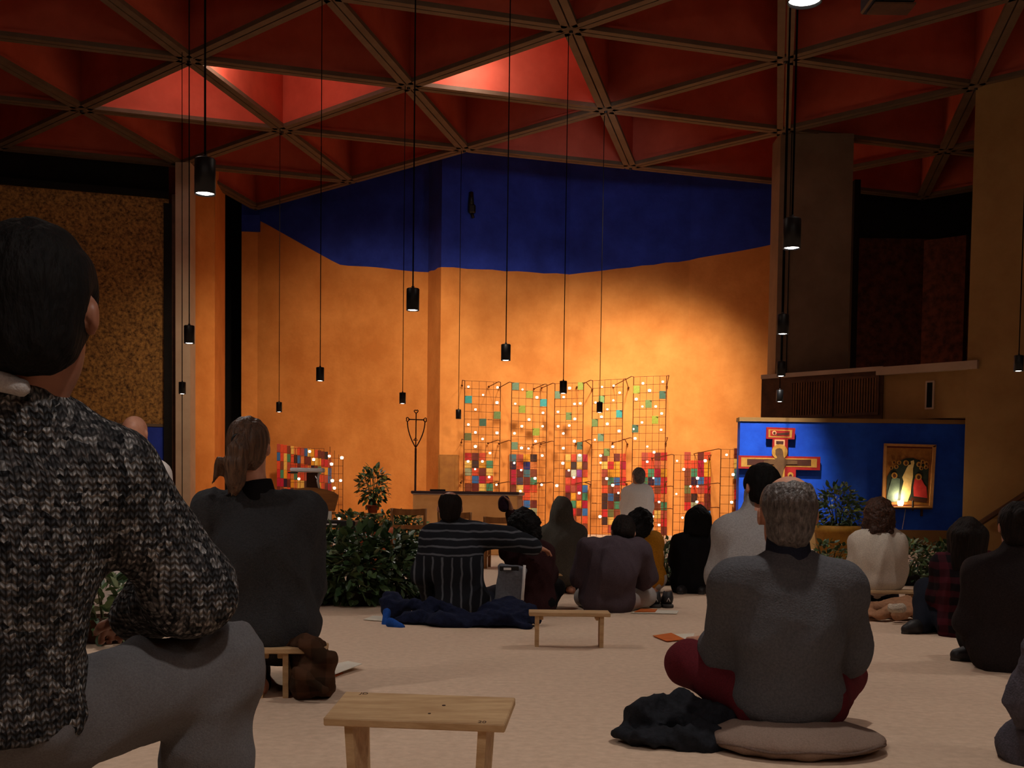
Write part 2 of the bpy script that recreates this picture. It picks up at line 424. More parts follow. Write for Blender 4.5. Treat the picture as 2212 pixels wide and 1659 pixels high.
# ------------------------------------------------------------------ pendant lamps
m_cable = mat('black_cable', rgb(12, 10, 10), .9, spec=.05)
def pendant_meshes():
    m = MB(); m.lathe([(0, .19), (.05, .19), (.056, .184), (.056, .0), (.052, .0), (.052, .012), (0, .012)], (0, 0, 0), 28)
    m.tube([(0, 0, .19), (0, 0, .21)], .012, 8); body = m
    return body
PEND = []
LAMPZ = EYE + .2315 * U
lamps = [  # px, py of the lit opening, label
 (443, 420, 'biggest of the pendant lamps, black cylinder shining before the pale column'),
 (408.8, 742, 'black pendant lamp whose cable runs along the edge of the pale column, upper of two'),
 (393.7, 851, 'black pendant lamp before the pale column, lower and smaller of two'),
 (602.9, 890, 'small black pendant lamp hanging lowest before the orange niche, above the mosaic'),
 (691.5, 823, 'black pendant lamp in the middle of the orange niche wall'),
 (891.6, 671, 'large black pendant lamp hanging just before the dark wall corner'),
 (869.6, 872, 'small black pendant lamp just above the iron cross'),
 (1092.5, 779, 'black pendant lamp hanging clear above the candle grids'),
 (1216.6, 850, 'black pendant lamp overlapping the top of the middle candle grid'),
 (1295, 891, 'small black pendant lamp overlapping the fourth candle grid'),
 (993.5, 911, 'unlit small black pendant lamp beside the first candle grid'),
 (1710, 537, 'large black pendant lamp before the pale pier, topmost of the column of four'),
 (1690.7, 722, 'black pendant lamp before the pale pier, second of the column of four'),
 (1687, 813, 'black pendant lamp before the pale pier, third of the column of four'),
 (1684, 868, 'black pendant lamp just above the painted cross, lowest of the column of four'),
 (2200, 802, 'black pendant lamp alone before the ochre wall'),
 (1740, 6, 'glaring pendant lamp cut off by the top edge of the picture'),
]
body_me = None
def pendant(P, label, lit=True, watts=LAMPW):
    global body_me
    r = empty('pendant_lamp', P, label, 'lamp', 'pendant lamps')
    if body_me is None:
        o = pendant_meshes().build('housing', m_blackmetal); body_me = o.data; bpy.data.objects.remove(o)
    obj_from('housing', body_me, r)
    m = MB(); m.tube([P + Vector((0, 0, .2)), Vector((P.x, P.y, ZC + .02))], .0065, 6); m.build('cable', m_cable, r)
    m = MB(); m.lathe([(0, .002), (.03, .003), (.052, .010), (.052, .012), (0, .012)], P, 24)
    m.build('diffuser', m_glow if lit else m_blackmetal, r)
    if lit:
        light('SPOT', 'lamp_light', P + Vector((0, 0, -.02)), watts, LAMP, P + Vector((0, 0, -2)), .05, 128, .6)
    return r
for k, (px, py, lab) in enumerate(lamps):
    if k == 16: P = atz(1740, -30, LAMPZ); P = atz(1738, 5, LAMPZ)
    else:
        P = atz(px, py, LAMPZ)
        if k == 10: P = Vector((node(1, 1).x - .06, node(1, 1).y, P.z))
    pendant(P, lab, k != 10)
# the same lamps go on behind the viewer: only their light reaches the picture
for (i, j) in ((0, -3), (1, -4), (4, -5), (2, -5), (5, -4), (5, -3), (-1, -1), (3, -6), (4, -6), (4, -7), (2, -6), (3, -7), (5, -5)):
    q = node(i, j)
    if q.y > -8: light('SPOT', 'lamp_light', (q.x, q.y, LAMPZ), LAMPW, LAMP, (q.x, q.y, 0), .05, 128, .6)

# ------------------------------------------------------------------ candle grids, tiles
PAL = dict(R=(205, 42, 44), O=(222, 78, 44), S=(226, 128, 64), C=(180, 24, 58), M=(112, 42, 36), B=(132, 64, 42), K=(62, 38, 36), Y=(238, 190, 92),
           A=(236, 158, 40), T=(70, 134, 100), G=(160, 164, 128), L=(56, 108, 172), N=(36, 42, 112), P=(166, 76, 178), D=(48, 26, 52), U=(184, 78, 60),
           E=(70, 112, 124), W=(204, 208, 184), Q=(112, 112, 66), V=(76, 60, 78), g=(150, 160, 58), t=(62, 158, 156), d=(68, 100, 82), o=(112, 134, 78), s=(110, 138, 110), i=(126, 160, 96))
TMAT = {k: mat('glazed_tile_' + k, rgb(*v), .35, rgb(*[max(4, q * .86) for q in v]), 30, spec=.5) for k, v in PAL.items()}
TILE = {}
def tile_mesh(k, w, h):
    key = (k, round(w, 3), round(h, 3))
    if key not in TILE:
        m = MB(); m.bbox((0, 0, 0), (w, .012, h), 0, None, .004); o = m.build('tile', TMAT[k]); TILE[key] = o.data; bpy.data.objects.remove(o)
    return TILE[key]
WORDS = ['first', 'second', 'third', 'fourth', 'fifth', 'sixth', 'seventh']
# lower tile fields: x0, column width, y0, row height, rows
fields = [
 (1003.8, 15.45, 978, 16.6, ['RMO.', 'YKAT', 'GOMY', 'SLCO', 'BMYT', 'RSTM', 'AOLB', 'MTYR', 'SKRA', 'BOMY'], 'patchwork of glazed tiles on the wall just above the altar top'),
 (1100.6, 14.95, 981, 16.6, ['EUAK', 'DONS', 'CMEB', 'CVMT', 'BYRO', 'TROS', 'AMLM', 'OBYG', 'RSUR', 'BOMS'], 'patchwork of glazed tiles at the corner of the altar, second from the tan cupboard'),
 (1221, 12.2, 981, 16.7, ['YOWC', 'AKYM', 'MWPO', 'ORRA', 'CUCL', 'MAUT', 'ATAC', 'ORML', 'LBSO', 'RUMB'], 'patchwork of glazed tiles with one violet piece, behind the hooded person'),
 (1299.4, 13.3, 979.5, 17.2, ['B.MO', 'YRAC', 'UAAO', 'BTLR', 'OBUS', 'KLKM', 'KMTR', 'RQBA', 'KYOM', 'SUBR'], 'patchwork of glazed tiles behind the white robe, on its plain side'),
 (1385.6, 13.9, 977, 17.9, ['UOMR', 'OOUS', 'OTCA', 'TDLR', 'AOBR', 'RLOS', 'MRBT', 'BUYU', 'YASR', 'KMKM'], 'patchwork of glazed tiles behind the head of the white robed figure'),
 (1478, 14.3, 976, 18.1, ['U.MO', 'OOCA', 'BTCA', 'BDLR', 'QOUR', 'BKSM', 'RGUM', '.QBL', 'S.OL', 'MBRK'], 'patchwork of glazed tiles behind the black clad person'),
 (1585.5, 10.5, 968, 22.3, ['M', 'Y', 'E', 'B', 'R', 'M', 'B', 'T'], 'narrow column of glazed tiles beside the blue screen'),
]
for fi, (x0, cw, y0, rh, rows, lab) in enumerate(fields):
    nc = max(len(r) for r in rows)
    Y = min(wallY(x0 - 4), wallY(x0 + nc * cw + 4)) - .045
    if fi == 6: Y = 24.9
    Pc = at(x0 + nc * cw / 2, 1100, Y)
    root = empty('tile_field', (Pc.x, Y, 0), lab, 'mosaic')
    p00 = at(x0, y0, Y); p10 = at(x0 + nc * cw, y0, Y); pb_ = at(x0, y0 + len(rows) * rh, Y)
    w, h = (p10.x - p00.x) / nc, (p00.z - pb_.z) / len(rows)
    dz = (p10.z - p00.z) / nc; dx = (pb_.x - p00.x) / len(rows)
    zb = max(.02, p00.z - h * len(rows) - .01)
    m = MB(); m.box((p00.x + min(0, dx * len(rows)) - .01, Y + .008, 0), (p10.x + .02, Y + .03, p00.z + .01)); m.build('backing_board', m_orange, root)
    for j, row in enumerate(rows):
        for i, k in enumerate(row):
            if k == '.': continue
            c = Vector((p00.x + w * (i + .5) + dx * (j + .5), Y, p00.z - h * (j + .5) + dz * (i + .5)))
            if c.z - h / 2 < .01: continue
            o = obj_from('tile', tile_mesh(k, w * .955, h * .955), root, c - Vector(root.location))
            o.location.y += random.uniform(-.003, .003)
# mosaic in the niche
rows = ['UOOBYSOULYAOMMKS', 'LOYTOKLSMMAYARRU', 'OBYUOOMOOSDMTSAL', 'RTAOSTOOUMKTOOUL', 'CCDMASYYKBKDAOMC', 'MBSOKBMUKBBMSAUM', 'RSOMUYOBAMORSBUO', 'OMSBRUAOMKSUOARM']
pL, pR = (598, 958), (716, 977)
root = None
def nY(t): return 27.9 - 0 + t * -.15
nc = 16
YN = 27.75
p00 = at(*pL, YN); root = empty('tile_field', (at(660, 1000, YN).x, YN, 0), 'patchwork of narrow glazed tiles in the niche behind the lectern', 'mosaic')
m = MB(); pe = at(*pR, YN); m.add([(p00.x, YN + .01, 0), (pe.x, YN + .01, 0), (pe.x, YN + .01, pe.z), (p00.x, YN + .01, p00.z), (p00.x, YN + .04, 0), (pe.x, YN + .04, 0), (pe.x, YN + .04, pe.z), (p00.x, YN + .04, p00.z)], ((0,1,2,3),(7,6,5,4),(0,4,5,1),(3,2,6,7),(1,5,6,2),(0,3,7,4)))
m.build('backing_board', m_orange, root)
for j, row in enumerate(rows):
    for i, k in enumerate(row):
        t = (i + .5) / nc
        cx = pL[0] + (pR[0] - pL[0]) * t; top = pL[1] + (pR[1] - pL[1]) * t; rhh = 18.5 - 1.5 * t
        c = at(cx, top + rhh * (j + .5), YN); w = (pe.x - p00.x) / nc; h = rhh * YN / F
        if c.z - h / 2 > .0:
            obj_from('tile', tile_mesh(k, round(w * .96, 3), round(h * .96, 2)), root, c - Vector(root.location))

# wire grids standing off the wall: px left, px right, py top left, py top right, Y left, Y right, columns, row height, py bottom
grids = [
 (1004, 1081.5, 822, 826, 25.2, 25.45, 5, 16.3, 'first wire grid of candles, above the altar, at the end next to the tan cupboard'),
 (1105.8, 1182, 826, 831, 25.45, 25.8, 5, 16.3, 'second wire grid of candles, over the altar corner'),
 (1199, 1261, 830.5, 825, 25.9, 25.6, 5, 16.6, 'middle wire grid of candles, partly behind a pendant lamp'),
 (1280.5, 1346.5, 823, 818, 25.6, 25.2, 5, 16.6, 'fourth wire grid of candles, with a turquoise tile on its edge'),
 (1369, 1440, 816, 810, 25.1, 24.8, 5, 17.4, 'tallest wire grid of candles, over the white robed figure'),
 (1456, 1531, 984, 982.5, 25.2, 25.2, 5, 18, 'short wire grid of candles behind the black clad person'),
 (1557.5, 1596, 971, 971, 24.8, 24.8, 2, 19.6, 'short wire grid of candles touching the blue screen'),
]
GR = []
def drift(py, top): return -(py - top) * .0165   # verticals lean with the camera roll
def wire(m, a, c, r=.0065): m.tube([a, c], r, 4, 0, False)
for (xl, xr, tl, tr, Yl, Yr, ncol, rh, lab) in grids:
    root = empty('wire_grid', (at((xl + xr) / 2, 1000, (Yl + Yr) / 2).x, (Yl + Yr) / 2, 0), lab, 'candle grid')
    A, B2 = at(xl, tl, Yl), at(xr, tr, Yr)
    GR.append((root, xl, xr, tl, tr, Yl, Yr, ncol, rh, A, B2))
    ztop = (A.z + B2.z) / 2
    A = Vector((A.x, A.y, ztop)); B2 = Vector((B2.x, B2.y, ztop))
    h = rh * (Yl + Yr) / 2 / F
    m = MB()
    for k in (0, ncol):
        p = A.lerp(B2, k / ncol); m.tube([(p.x, p.y, 0), (p.x, p.y, ztop)], .010, 5)
    m.build('upright', m_wire, root)
    m = MB()
    for k in range(1, ncol):
        p = A.lerp(B2, k / ncol); wire(m, Vector((p.x, p.y, 0)), Vector((p.x, p.y, ztop)), .0055)
    nr = int(ztop / h)
    for k in range(nr + 1):
        z = ztop - k * h; wire(m, Vector((A.x, A.y, z)), Vector((B2.x, B2.y, z)), .0055)
    o = m.build('mesh_wires', m_wire, root)
    for p, e in ((A, -1), (B2, -1 if xl < 1190 else 1)):
        for z in (ztop, ztop * .62, ztop * .35):
            m = MB(); L_ = min(.28, (wallY(xl) - p.y) * .5) if xl > 1010 or e > 0 or p is B2 else .1
            yw = wallY(1106 + F * (p.x + e * L_) / 26.4) - .05
            m.tube([(p.x, p.y, z), (p.x + e * .05, p.y, z + .01), (p.x + e * L_, yw - .01, z - .02)], .010, 5)
            m.tube([(p.x + e * L_, yw - .02, z - .02), (p.x + e * L_, yw + .008, z - .02)], .025, 8)
            m.build('standoff', m_wire, root)
# spare grid beside the niche mosaic
root = empty('wire_grid', (at(728, 1000, 26.8).x, 26.8, 0), 'narrow rusty wire grid beside the niche mosaic', 'candle grid')
m = MB(); A = at(713, 965, 26.8); B2 = at(741, 990, 26.8)
for k in range(4):
    p = A.lerp(B2, k / 3); m.tube([(p.x, p.y, 0), (p.x, p.y, A.z + (B2.z - A.z) * k / 3)], .009 if k in (0, 3) else .006, 5)
for k in range(11):
    z = B2.z - k * .18
    if z > .05: wire(m, Vector((A.x, A.y, z)), Vector((B2.x, B2.y, z)))
m.build('mesh_wires', m_wire, root)
m = MB(); A2 = at(628, 968, 27.2); B3 = at(700, 968, 27.2)
for k in range(8):
    p = A2.lerp(B3, k / 7); wire(m, Vector((p.x, p.y, 0)), Vector((p.x, p.y, A2.z)))
for k in range(9):
    z = A2.z - k * .2
    if z > .05: wire(m, Vector((A2.x, A2.y, z)), Vector((B3.x, B3.y, z)))
r2 = empty('wire_grid', (A2.x + .4, 27.2, 0), 'rusty wire grid standing before the niche mosaic', 'candle grid'); m.build('mesh_wires', m_wire, r2)

def grid_at(px):
    best = None
    for g in GR:
        d = max(g[1] - px, px - g[2], 0)
        if best is None or d < best[0]: best = (d, g)
    return best[1]
# coloured squares fixed in the upper wire grids (picture centre, colour)
upper = [(1012, 863, 't'), (1074, 897, 'o'), (1043, 912.5, 'd'), (1011, 943.5, 'Q'), (1113.5, 834.5, 's'), (1143.5, 852, 'g'), (1173.5, 870, 't'), (1127.5, 884, 'g'),
         (1158, 933, 'g'), (1111, 963, 's'), (1204.5, 853, 's'), (1254, 834, 'g'), (1228.5, 899, 'o'), (1252.5, 963, 'd'), (1300, 863, 'i'), (1337.5, 894, 't'), (1285, 913.5, 'o'),
         (1297.5, 945, 's'), (1311, 977, 'o'), (1375, 841.5, 'g'), (1431, 853, 'd'), (1401, 872.5, 'o'), (1415, 907, 'g'), (1372, 926, 'd')]
for px, py, k in upper:
    g = grid_at(px); root, xl, xr, tl, tr, Yl, Yr, ncol, rh = g[:9]
    t = (px - xl) / (xr - xl); Y = Yl + (Yr - Yl) * t
    p = at(px, py, Y - .012); w = (xr - xl) / ncol * Y / F
    obj_from('tile', tile_mesh(k, round(w * .98, 3), round(rh * Y / F * .98, 3)), root, p - Vector(root.location))

# candles
c1 = [(385,330),(965,345),(678,493),(955,648),(527,783),(385,1083),(525,1240),(955,1250),(668,1370),(525,1520),(1463,385),(1750,543),(1318,668),(1870,850),(1593,985),(1450,1117),(1862,1117),(1303,1258),(1722,1415),(1443,1550),(1582,1560),(815,1650)]
c2 = [(397,308),(297,460),(483,577),(580,568),(200,712),(487,833),(202,958),(392,945),(290,1080),(480,1213),(290,1332),(952,285),(1150,265),(1252,385),(1145,515),(840,552),(1043,668),(943,797),(1042,918),(1243,1040),(830,1187),(1135,1307),(1650,225),(1988,198),(1762,350),(1535,497),(1640,620),(1868,620),(1970,740),(1633,893),(1490,1005),(1960,1018),(1517,1167),(1725,1303),(1840,1400)]
c3 = [(310,280),(543,280),(425,405),(653,535),(772,660),(1518,185),(1062,305),(1175,420),(1400,555),(1508,660),(1163,765),(1385,1265)]
c4 = [(545,180),(270,310),(368,425),(450,540),(172,675),(537,795),(885,187),(885,300),(985,560),(1083,668),(1175,793),(875,1180),(1645,285)]
c5 = [(87,550),(178,940),(72,1178),(178,1315),(472,270),(580,410),(930,270),(805,553),(690,685),(805,685),(460,810),(795,940),(560,1195),(637,1325),(1278,173),(1385,495),(1360,945)]
c6 = [(670,270),(735,400),(990,345),(1195,372),(1027,475),(495,715),(1040,745),(1175,743),(1073,865),(1150,1362)]
cand = [(970+x/9.217, 800+y/9.217) for x, y in c1] + [(1180+x/7.9, 800+y/7.9) for x, y in c2] + [(970+x/7.54, 960+y/7.54) for x, y in c3] + [(1180+x/7.54, 960+y/7.54) for x, y in c4] + [(1400+x/7.54, 960+y/7.54) for x, y in c5]
cand6 = [(580+x/7.54, 940+y/7.54) for x, y in c6]
m_cup = mat('frosted_votive_glass', (1, .92, .8), .35, emit=(1, .82, .56), estr=3.4)
m_flame = mat('candle_flame', (1, .9, .6), .5, emit=(1, .88, .64), estr=18)
m_rim = mat('votive_holder', rgb(150, 96, 50), .5, metal=.6)
m = MB(); m.lathe([(0, -.03), (.026, -.03), (.036, -.012), (.040, .012), (.036, .034), (.033, .034), (.036, .010), (.0, -.022)], (0, 0, 0), 14)
o = m.build('votive_candle', m_cup); CUP = o.data; bpy.data.objects.remove(o)
m = MB(); m.lathe([(0, -.004), (.009, .004), (.011, .014), (.007, .028), (0, .046)], (0, 0, 0), 8); o = m.build('flame', m_flame); FLAME = o.data; bpy.data.objects.remove(o)
m = MB(); m.lathe([(0, -.042), (.034, -.042), (.036, -.03), (.03, -.03), (0, -.031)], (0, 0, 0), 14); o = m.build('holder', m_rim); HOLD = o.data; bpy.data.objects.remove(o)
glab = ['lit votive candle in the wire grid nearest the tan cupboard', 'lit votive candle in the second wire grid over the altar corner', 'lit votive candle in the middle wire grid',
        'lit votive candle in the fourth wire grid with turquoise edge tile', 'lit votive candle in the tallest wire grid', 'lit votive candle in the short wire grid behind the black coat', 'lit votive candle in the wire grid touching the blue screen']
def candle(p, lab, grp, s=1.):
    o = obj_from('votive_candle', CUP, None, p); o.scale = (s, s, s); tag(o, lab, 'candle', grp)
    obj_from('flame', FLAME, o); obj_from('holder', HOLD, o)
ORD = 'highest,second highest,third highest,fourth highest,fifth highest,sixth highest,seventh highest,eighth highest,ninth highest,tenth highest,eleventh highest,twelfth highest,thirteenth highest,fourteenth highest,fifteenth highest,sixteenth highest,seventeenth highest,eighteenth highest,nineteenth highest,twentieth highest,twenty-first highest,twenty-second highest,twenty-third highest,twenty-fourth highest,twenty-fifth highest'.split(',')
byg = {}
for px, py in cand: byg.setdefault(GR.index(grid_at(px)), []).append((py, px))
for gi, ls in byg.items():
    g = GR[gi]
    for k, (py, px) in enumerate(sorted(ls)):
        t = min(max((px - g[1]) / (g[2] - g[1]), -.2), 1.2); Y = g[5] + (g[6] - g[5]) * t
        candle(at(px, py, Y - .018), 'lit votive candle, ' + ORD[k] + ' in the ' + glab[gi].split('in the ')[1], 'votive candles: ' + glab[gi].split('in the ')[1], random.uniform(.52, .86))
for k, (py, px) in enumerate(sorted((y, x) for x, y in cand6)):
    candle(at(px, py, 26.78 if px > 700 else 27.18), 'lit votive candle, ' + ORD[k] + ' by the niche mosaic', 'votive candles of the niche', random.uniform(.8, 1.0))
# unlit holders
for px, py in ((1058.5, 902), (1283.5, 1082)):
    o = obj_from('votive_holder', HOLD, None, at(px, py, 25.3)); o.scale = (1.3,) * 3
    tag(o, 'small unlit candle holder in the first wire grid' if px < 1100 else 'small unlit candle holder low in the fourth wire grid', 'candle holder')
for p_, w_ in ((at(1250, 1000, 24.6), 16), (at(1060, 960, 24.4), 9), (at(1420, 960, 24.2), 11), (at(700, 1040, 26.4), 8)):
    light('POINT', 'candle_light', p_, w_, (1, .72, .42), None, .5)

# tan cupboard panel beside the first grid
p0, p1 = at(947, 982, 25.6), at(991, 982, 25.6)
CB = empty('wall_cupboard', ((p0.x + p1.x) / 2, 25.6, 0), 'tan wooden cupboard standing by the wall behind the altar', 'cupboard')
m = MB(); m.bbox(((p0.x + p1.x) / 2, 25.7, p0.z / 2), (p1.x - p0.x, .3, p0.z), 0, None, .01); m.build('body', mat('tan_wood', rgb(170, 112, 50), .6, rgb(146, 92, 40), 4), CB)
m = MB(); m.bbox(((p0.x + p1.x) / 2, 25.54, p0.z / 2 + .02), (p1.x - p0.x - .06, .02, p0.z - .12), 0, None, .008); m.build('door', MATS['tan_wood'], CB)

# ------------------------------------------------------------------ altar
YA = 16.5
a0, a1, a2 = at(892, 1065, YA), at(1118, 1066, YA - .15), at(1147, 1067, YA + .55)
AL = empty('altar', ((a0.x + a1.x) / 2, YA + .4, 0), 'tan block altar with a thin dark top in front of the candle grids', 'altar')
m_altar = mat('altar_stone', rgb(206, 150, 92), .75, rgb(186, 130, 76), 2, .1, 30)
da = (a1 - a0); da.z = 0; W_ = da.length; da.normalize(); na = Vector((-da.y, da.x, 0))
axA = Matrix((da, na, Vector((0, 0, 1)))).transposed().to_4x4(); axA.translation = Vector((a0.x, a0.y, 0))
m = MB(); m.bbox((W_ / 2, .4, .43), (W_, .8, .86), 0, axA, .01); m.build('body', m_altar, AL)
m = MB(); m.bbox((W_ / 2, .4, .885), (W_ + .05, .86, .04), 0, axA, .008); m.build('top', mat('dark_slab', rgb(58, 40, 44), .4, rgb(44, 30, 34), 5), AL)
m = MB(); m.bbox((W_ / 2, .4, .862), (W_ + .03, .83, .014), 0, axA, .004); m.build('altar_cloth', m_white, AL)
# low things lying on the altar
m = MB(); p = axA @ Vector((W_ * .2, .35, .905)); m.bbox(p + Vector((0, 0, .014)), (.22, .16, .028), 0, None, .006)
tag(m.build('closed_book', m_dark), 'small closed book lying on the dark altar top', 'book')

# processional iron cross
m_iron = mat('dark_iron', rgb(74, 40, 26), .5, rgb(54, 30, 20), 12, metal=.3)
YC = 17.9
def c2(px, py): return at(px, py, YC)
PX = empty('iron_cross', (c2(898, 1000).x, YC, 0), 'slender openwork iron cross on a pole behind the altar', 'cross')
base = c2(897, 1150)
m = MB(); m.tube([Vector((c2(897, 1060).x, YC, .03)), c2(897, 1060), c2(898, 968)], .016, 10); m.lathe([(0, 0), (.18, 0), (.18, .03), (.03, .05), (.02, .08)], (c2(897, 1060).x, YC, 0), 18); m.build('pole', m_iron, PX)
m = MB(); m.tube([c2(898, 968), c2(899, 893)], .009, 8); m.tube([c2(882, 906), c2(917, 907)], .009, 8)
for s_, ex in ((-1, 880), (1, 918)):
    pts = []
    for k in range(9):
        t = k / 8; x = ex + (898 - ex) * (t ** 1.9); y = 910 + 57 * t; pts.append(c2(x, y))
    m.tube(pts, .009, 8)
m.build('crosspiece', m_iron, PX)
def heart(cx, cy, r, dx, dy):
    pts = []
    for k in range(25):
        t = 2 * math.pi * k / 24
        hx = 16 * math.sin(t) ** 3 / 16; hy = (13 * math.cos(t) - 5 * math.cos(2*t) - 2 * math.cos(3*t) - math.cos(4*t)) / 16
        pts.append(c2(cx + r * (hx * dy + hy * dx), cy - r * (hy * dy - hx * dx)))
    return pts
for (cx, cy, dx, dy) in ((899, 889, 0, 1), (881, 906, -1, 0), (918, 907, 1, 0)):
    m = MB(); m.tube(heart(cx, cy, 4.2, dx, dy), .008, 6); m.build('heart_loop', m_iron, PX)
m = MB(); m.tube([c2(893.5, 951), c2(898, 945), c2(902.5, 951), c2(893.5, 951)], .007, 6); m.build('small_triangle', m_iron, PX)

# ------------------------------------------------------------------ painted cross and icon on the blue screen (generic painted panels)
def flat(name, pts, Y, th, m, parent):
    q = [at(x, y, Y) for x, y in pts]; b = MB(); b.prism([(p.x, p.z) for p in q], Y - th, Y); return b.build(name, m, parent)
def disc(name, cx, cy, rx, ry, Y, th, m, parent, n=24):
    return flat(name, [(cx + rx * math.cos(2*math.pi*k/n), cy + ry * math.sin(2*math.pi*k/n)) for k in range(n)][::-1], Y, th, m, parent)
m_pred = mat('icon_red', rgb(176, 40, 34), .5, rgb(150, 30, 28), 10); m_gold = mat('icon_gold', rgb(220, 164, 78), .4, rgb(190, 132, 56), 8, metal=.2)
m_pbrown = mat('icon_brown', rgb(86, 44, 28), .6, rgb(70, 36, 24), 8); m_fig = mat('icon_figure', rgb(112, 78, 46), .6, rgb(92, 62, 36), 8)
m_flesh = mat('icon_peach', rgb(232, 168, 116), .55)
YX = YS - .09
PC = empty('painted_cross', (at(1684, 1000, YX).x, YX, 0), 'painted red and gold cross with a brown haloed figure, before the blue screen', 'cross')
k_ = .04
flat('arm_panel', [(1595,984),(1771,987),(1770,1016),(1718,1015),(1717,1100),(1648,1099),(1649,1013),(1594,1012)], YX, k_, m_pred, PC)
flat('top_panel', [(1655,923),(1717,925),(1715,949.5),(1701,949),(1700,986),(1667,985.5),(1668,948.5),(1654,948)], YX, k_, m_pred, PC)
flat('gold_border', [(1660,927.5),(1711.5,929),(1710,945.5),(1660,944.5)], YX - k_, .004, m_gold, PC)
flat('title_field', [(1664,929.5),(1706,931),(1705.5,943),(1664,941.5)], YX - k_ - .004, .004, m_pred, PC)
flat('dark_field', [(1677,936),(1705,934),(1704,939.5),(1679,940.5)], YX - k_ - .008, .004, m_pbrown, PC)
disc('small_halo', 1672.5, 935, 4.6, 4.6, YX - k_ - .008, .004, m_flesh, PC); disc('small_head', 1672.8, 935.6, 2.7, 2.9, YX - k_ - .012, .004, m_pbrown, PC)
flat('gold_border', [(1673,949.5),(1695.5,950),(1695,964),(1673,963)], YX - k_, .004, m_flesh, PC); flat('dark_field', [(1676.5,952.5),(1692.5,953),(1692,960),(1676.5,959.5)], YX - k_ - .004, .004, m_pbrown, PC)
flat('gold_border', [(1601,988),(1765,991),(1764,1010),(1695,1008),(1694,1100),(1671,1100),(1671.5,1008),(1601,1008)], YX - k_, .004, m_gold, PC)
flat('dark_field', [(1614,991.5),(1752,993),(1752,1006.5),(1694,1005.5),(1673,1005),(1614,1004.5)], YX - k_ - .004, .004, m_pbrown, PC)
disc('halo', 1684, 976, 17, 16.5, YX - k_ - .008, .006, m_gold, PC)
flat('figure', [(1675,972),(1678,969),(1684,968),(1689,970),(1691.5,976),(1692,984),(1694,990),(1700,993),(1722,995.5),(1722,1003),(1698,1003.5),(1693,1012),(1689,1030),(1693,1100),(1674,1100),(1677,1030),(1674,1012),(1671,1003),(1650,1002),(1650,995),(1674,992),(1679,988),(1675,981)], YX - k_ - .014, .006, m_fig, PC)
disc('small_halo', 1707.5, 1026.5, 6.2, 6.5, YX - k_, .004, m_gold, PC); disc('small_head', 1707.5, 1028, 3.2, 3.6, YX - k_ - .004, .004, m_pbrown, PC)
m = MB(); q = at(1684, 1090, YX); m.bbox((q.x, YX + .03, q.z / 2 + .0), (.12, .05, max(.1, q.z)), 0, None, .01); m.build('post', m_brown, PC)
m = MB(); m.bbox((q.x, YX - .02, .03), (.5, .16, .06), 0, None, .01); m.build('foot', m_brown, PC)

YI = YS - .05
IC = empty('painted_icon', (at(1962, 1000, YI).x, YI, 0), 'framed painted icon with gold halos glowing above a candle on the blue screen', 'painting')
def fr(pts, nm, th, m, dy=0): return flat(nm, pts, YI - dy, th, m, IC)
m_tan = mat('icon_tan', rgb(206, 150, 88), .5, rgb(186, 128, 70), 8); m_dgreen = mat('icon_dark_green', rgb(44, 54, 44), .6, rgb(30, 38, 34), 10); m_ochre = mat('icon_ochre', rgb(170, 112, 50), .5, rgb(140, 88, 38), 14)
m_cream = mat('icon_cream', rgb(236, 206, 140), .5, rgb(220, 180, 110), 12); m_rose = mat('icon_rose', rgb(214, 66, 62), .5, rgb(190, 50, 50), 10); m_grey = mat('icon_grey', rgb(104, 120, 104), .55, rgb(80, 94, 84), 10)
for pts in ([(1909,958),(2021,961),(2019,966),(1912,963)], [(1909,958),(1914.5,962),(1909,1098),(1903,1100)], [(2014,964),(2021,961),(2013,1097),(2006,1092)], [(1903,1100),(1908,1094),(2006,1092),(2013,1097)]):
    fr(pts, 'frame_bar', .04, m_tan)
fr([(1913,963),(2016,965),(2009,1094),(1908,1094)], 'backing', .012, mat('icon_maroon', rgb(92, 30, 24), .6))
fr([(1916,967),(2013,969),(2006,1091),(1911,1090)], 'gold_ground', .004, m_ochre, .012)
fr([(1916,1030),(1925,1016),(1935,1004),(1946,994),(1958,989.5),(1972,989.5),(1986,994),(1996,1002),(2006,1012),(2003,1082),(1914,1080)], 'dark_ground', .004, m_dgreen, .016)
fr([(1958,1012),(1962,1005),(1968,1003),(1967,996),(1974,994),(1975,1000),(1972,1012),(1972,1030),(1969,1046),(1967,1066),(1960,1084),(1945,1084),(1947,1060),(1952,1040),(1949,1031)], 'cream_figure', .005, m_cream, .02)
fr([(1976,1034),(1982,1030),(1990,1034),(1996,1046),(2001,1052),(2003,1076),(1974,1072),(1973,1052)], 'rose_figure', .005, m_rose, .02)
fr([(1918,1062),(1926,1034),(1934,1031),(1944,1034),(1943,1052),(1938,1084),(1914,1084)], 'grey_figure', .005, m_grey, .02)
fr([(1968,1074),(2003,1078),(2001,1086),(1966,1082)], 'dark_rock', .005, m_pbrown, .026)
for (cx, cy, r) in ((1957,1000,6), (1932,1027,6.5), (1984,1030,7), (1931,998,4.2),(1942,999,4.6),(1925,1010,4.2),(1936,1008,4.6),(1985,1003,5.6),(1993,997,4.4),(2001,1001,4.6),(2000,1009,4.6),(1990,1011,4.2)):
    disc('halo', cx, cy, r, r, YI - .026, .004, m_gold, IC, 18); disc('small_head', cx + .3, cy + 1, r * .52, r * .6, YI - .030, .004, m_pbrown, IC, 14)
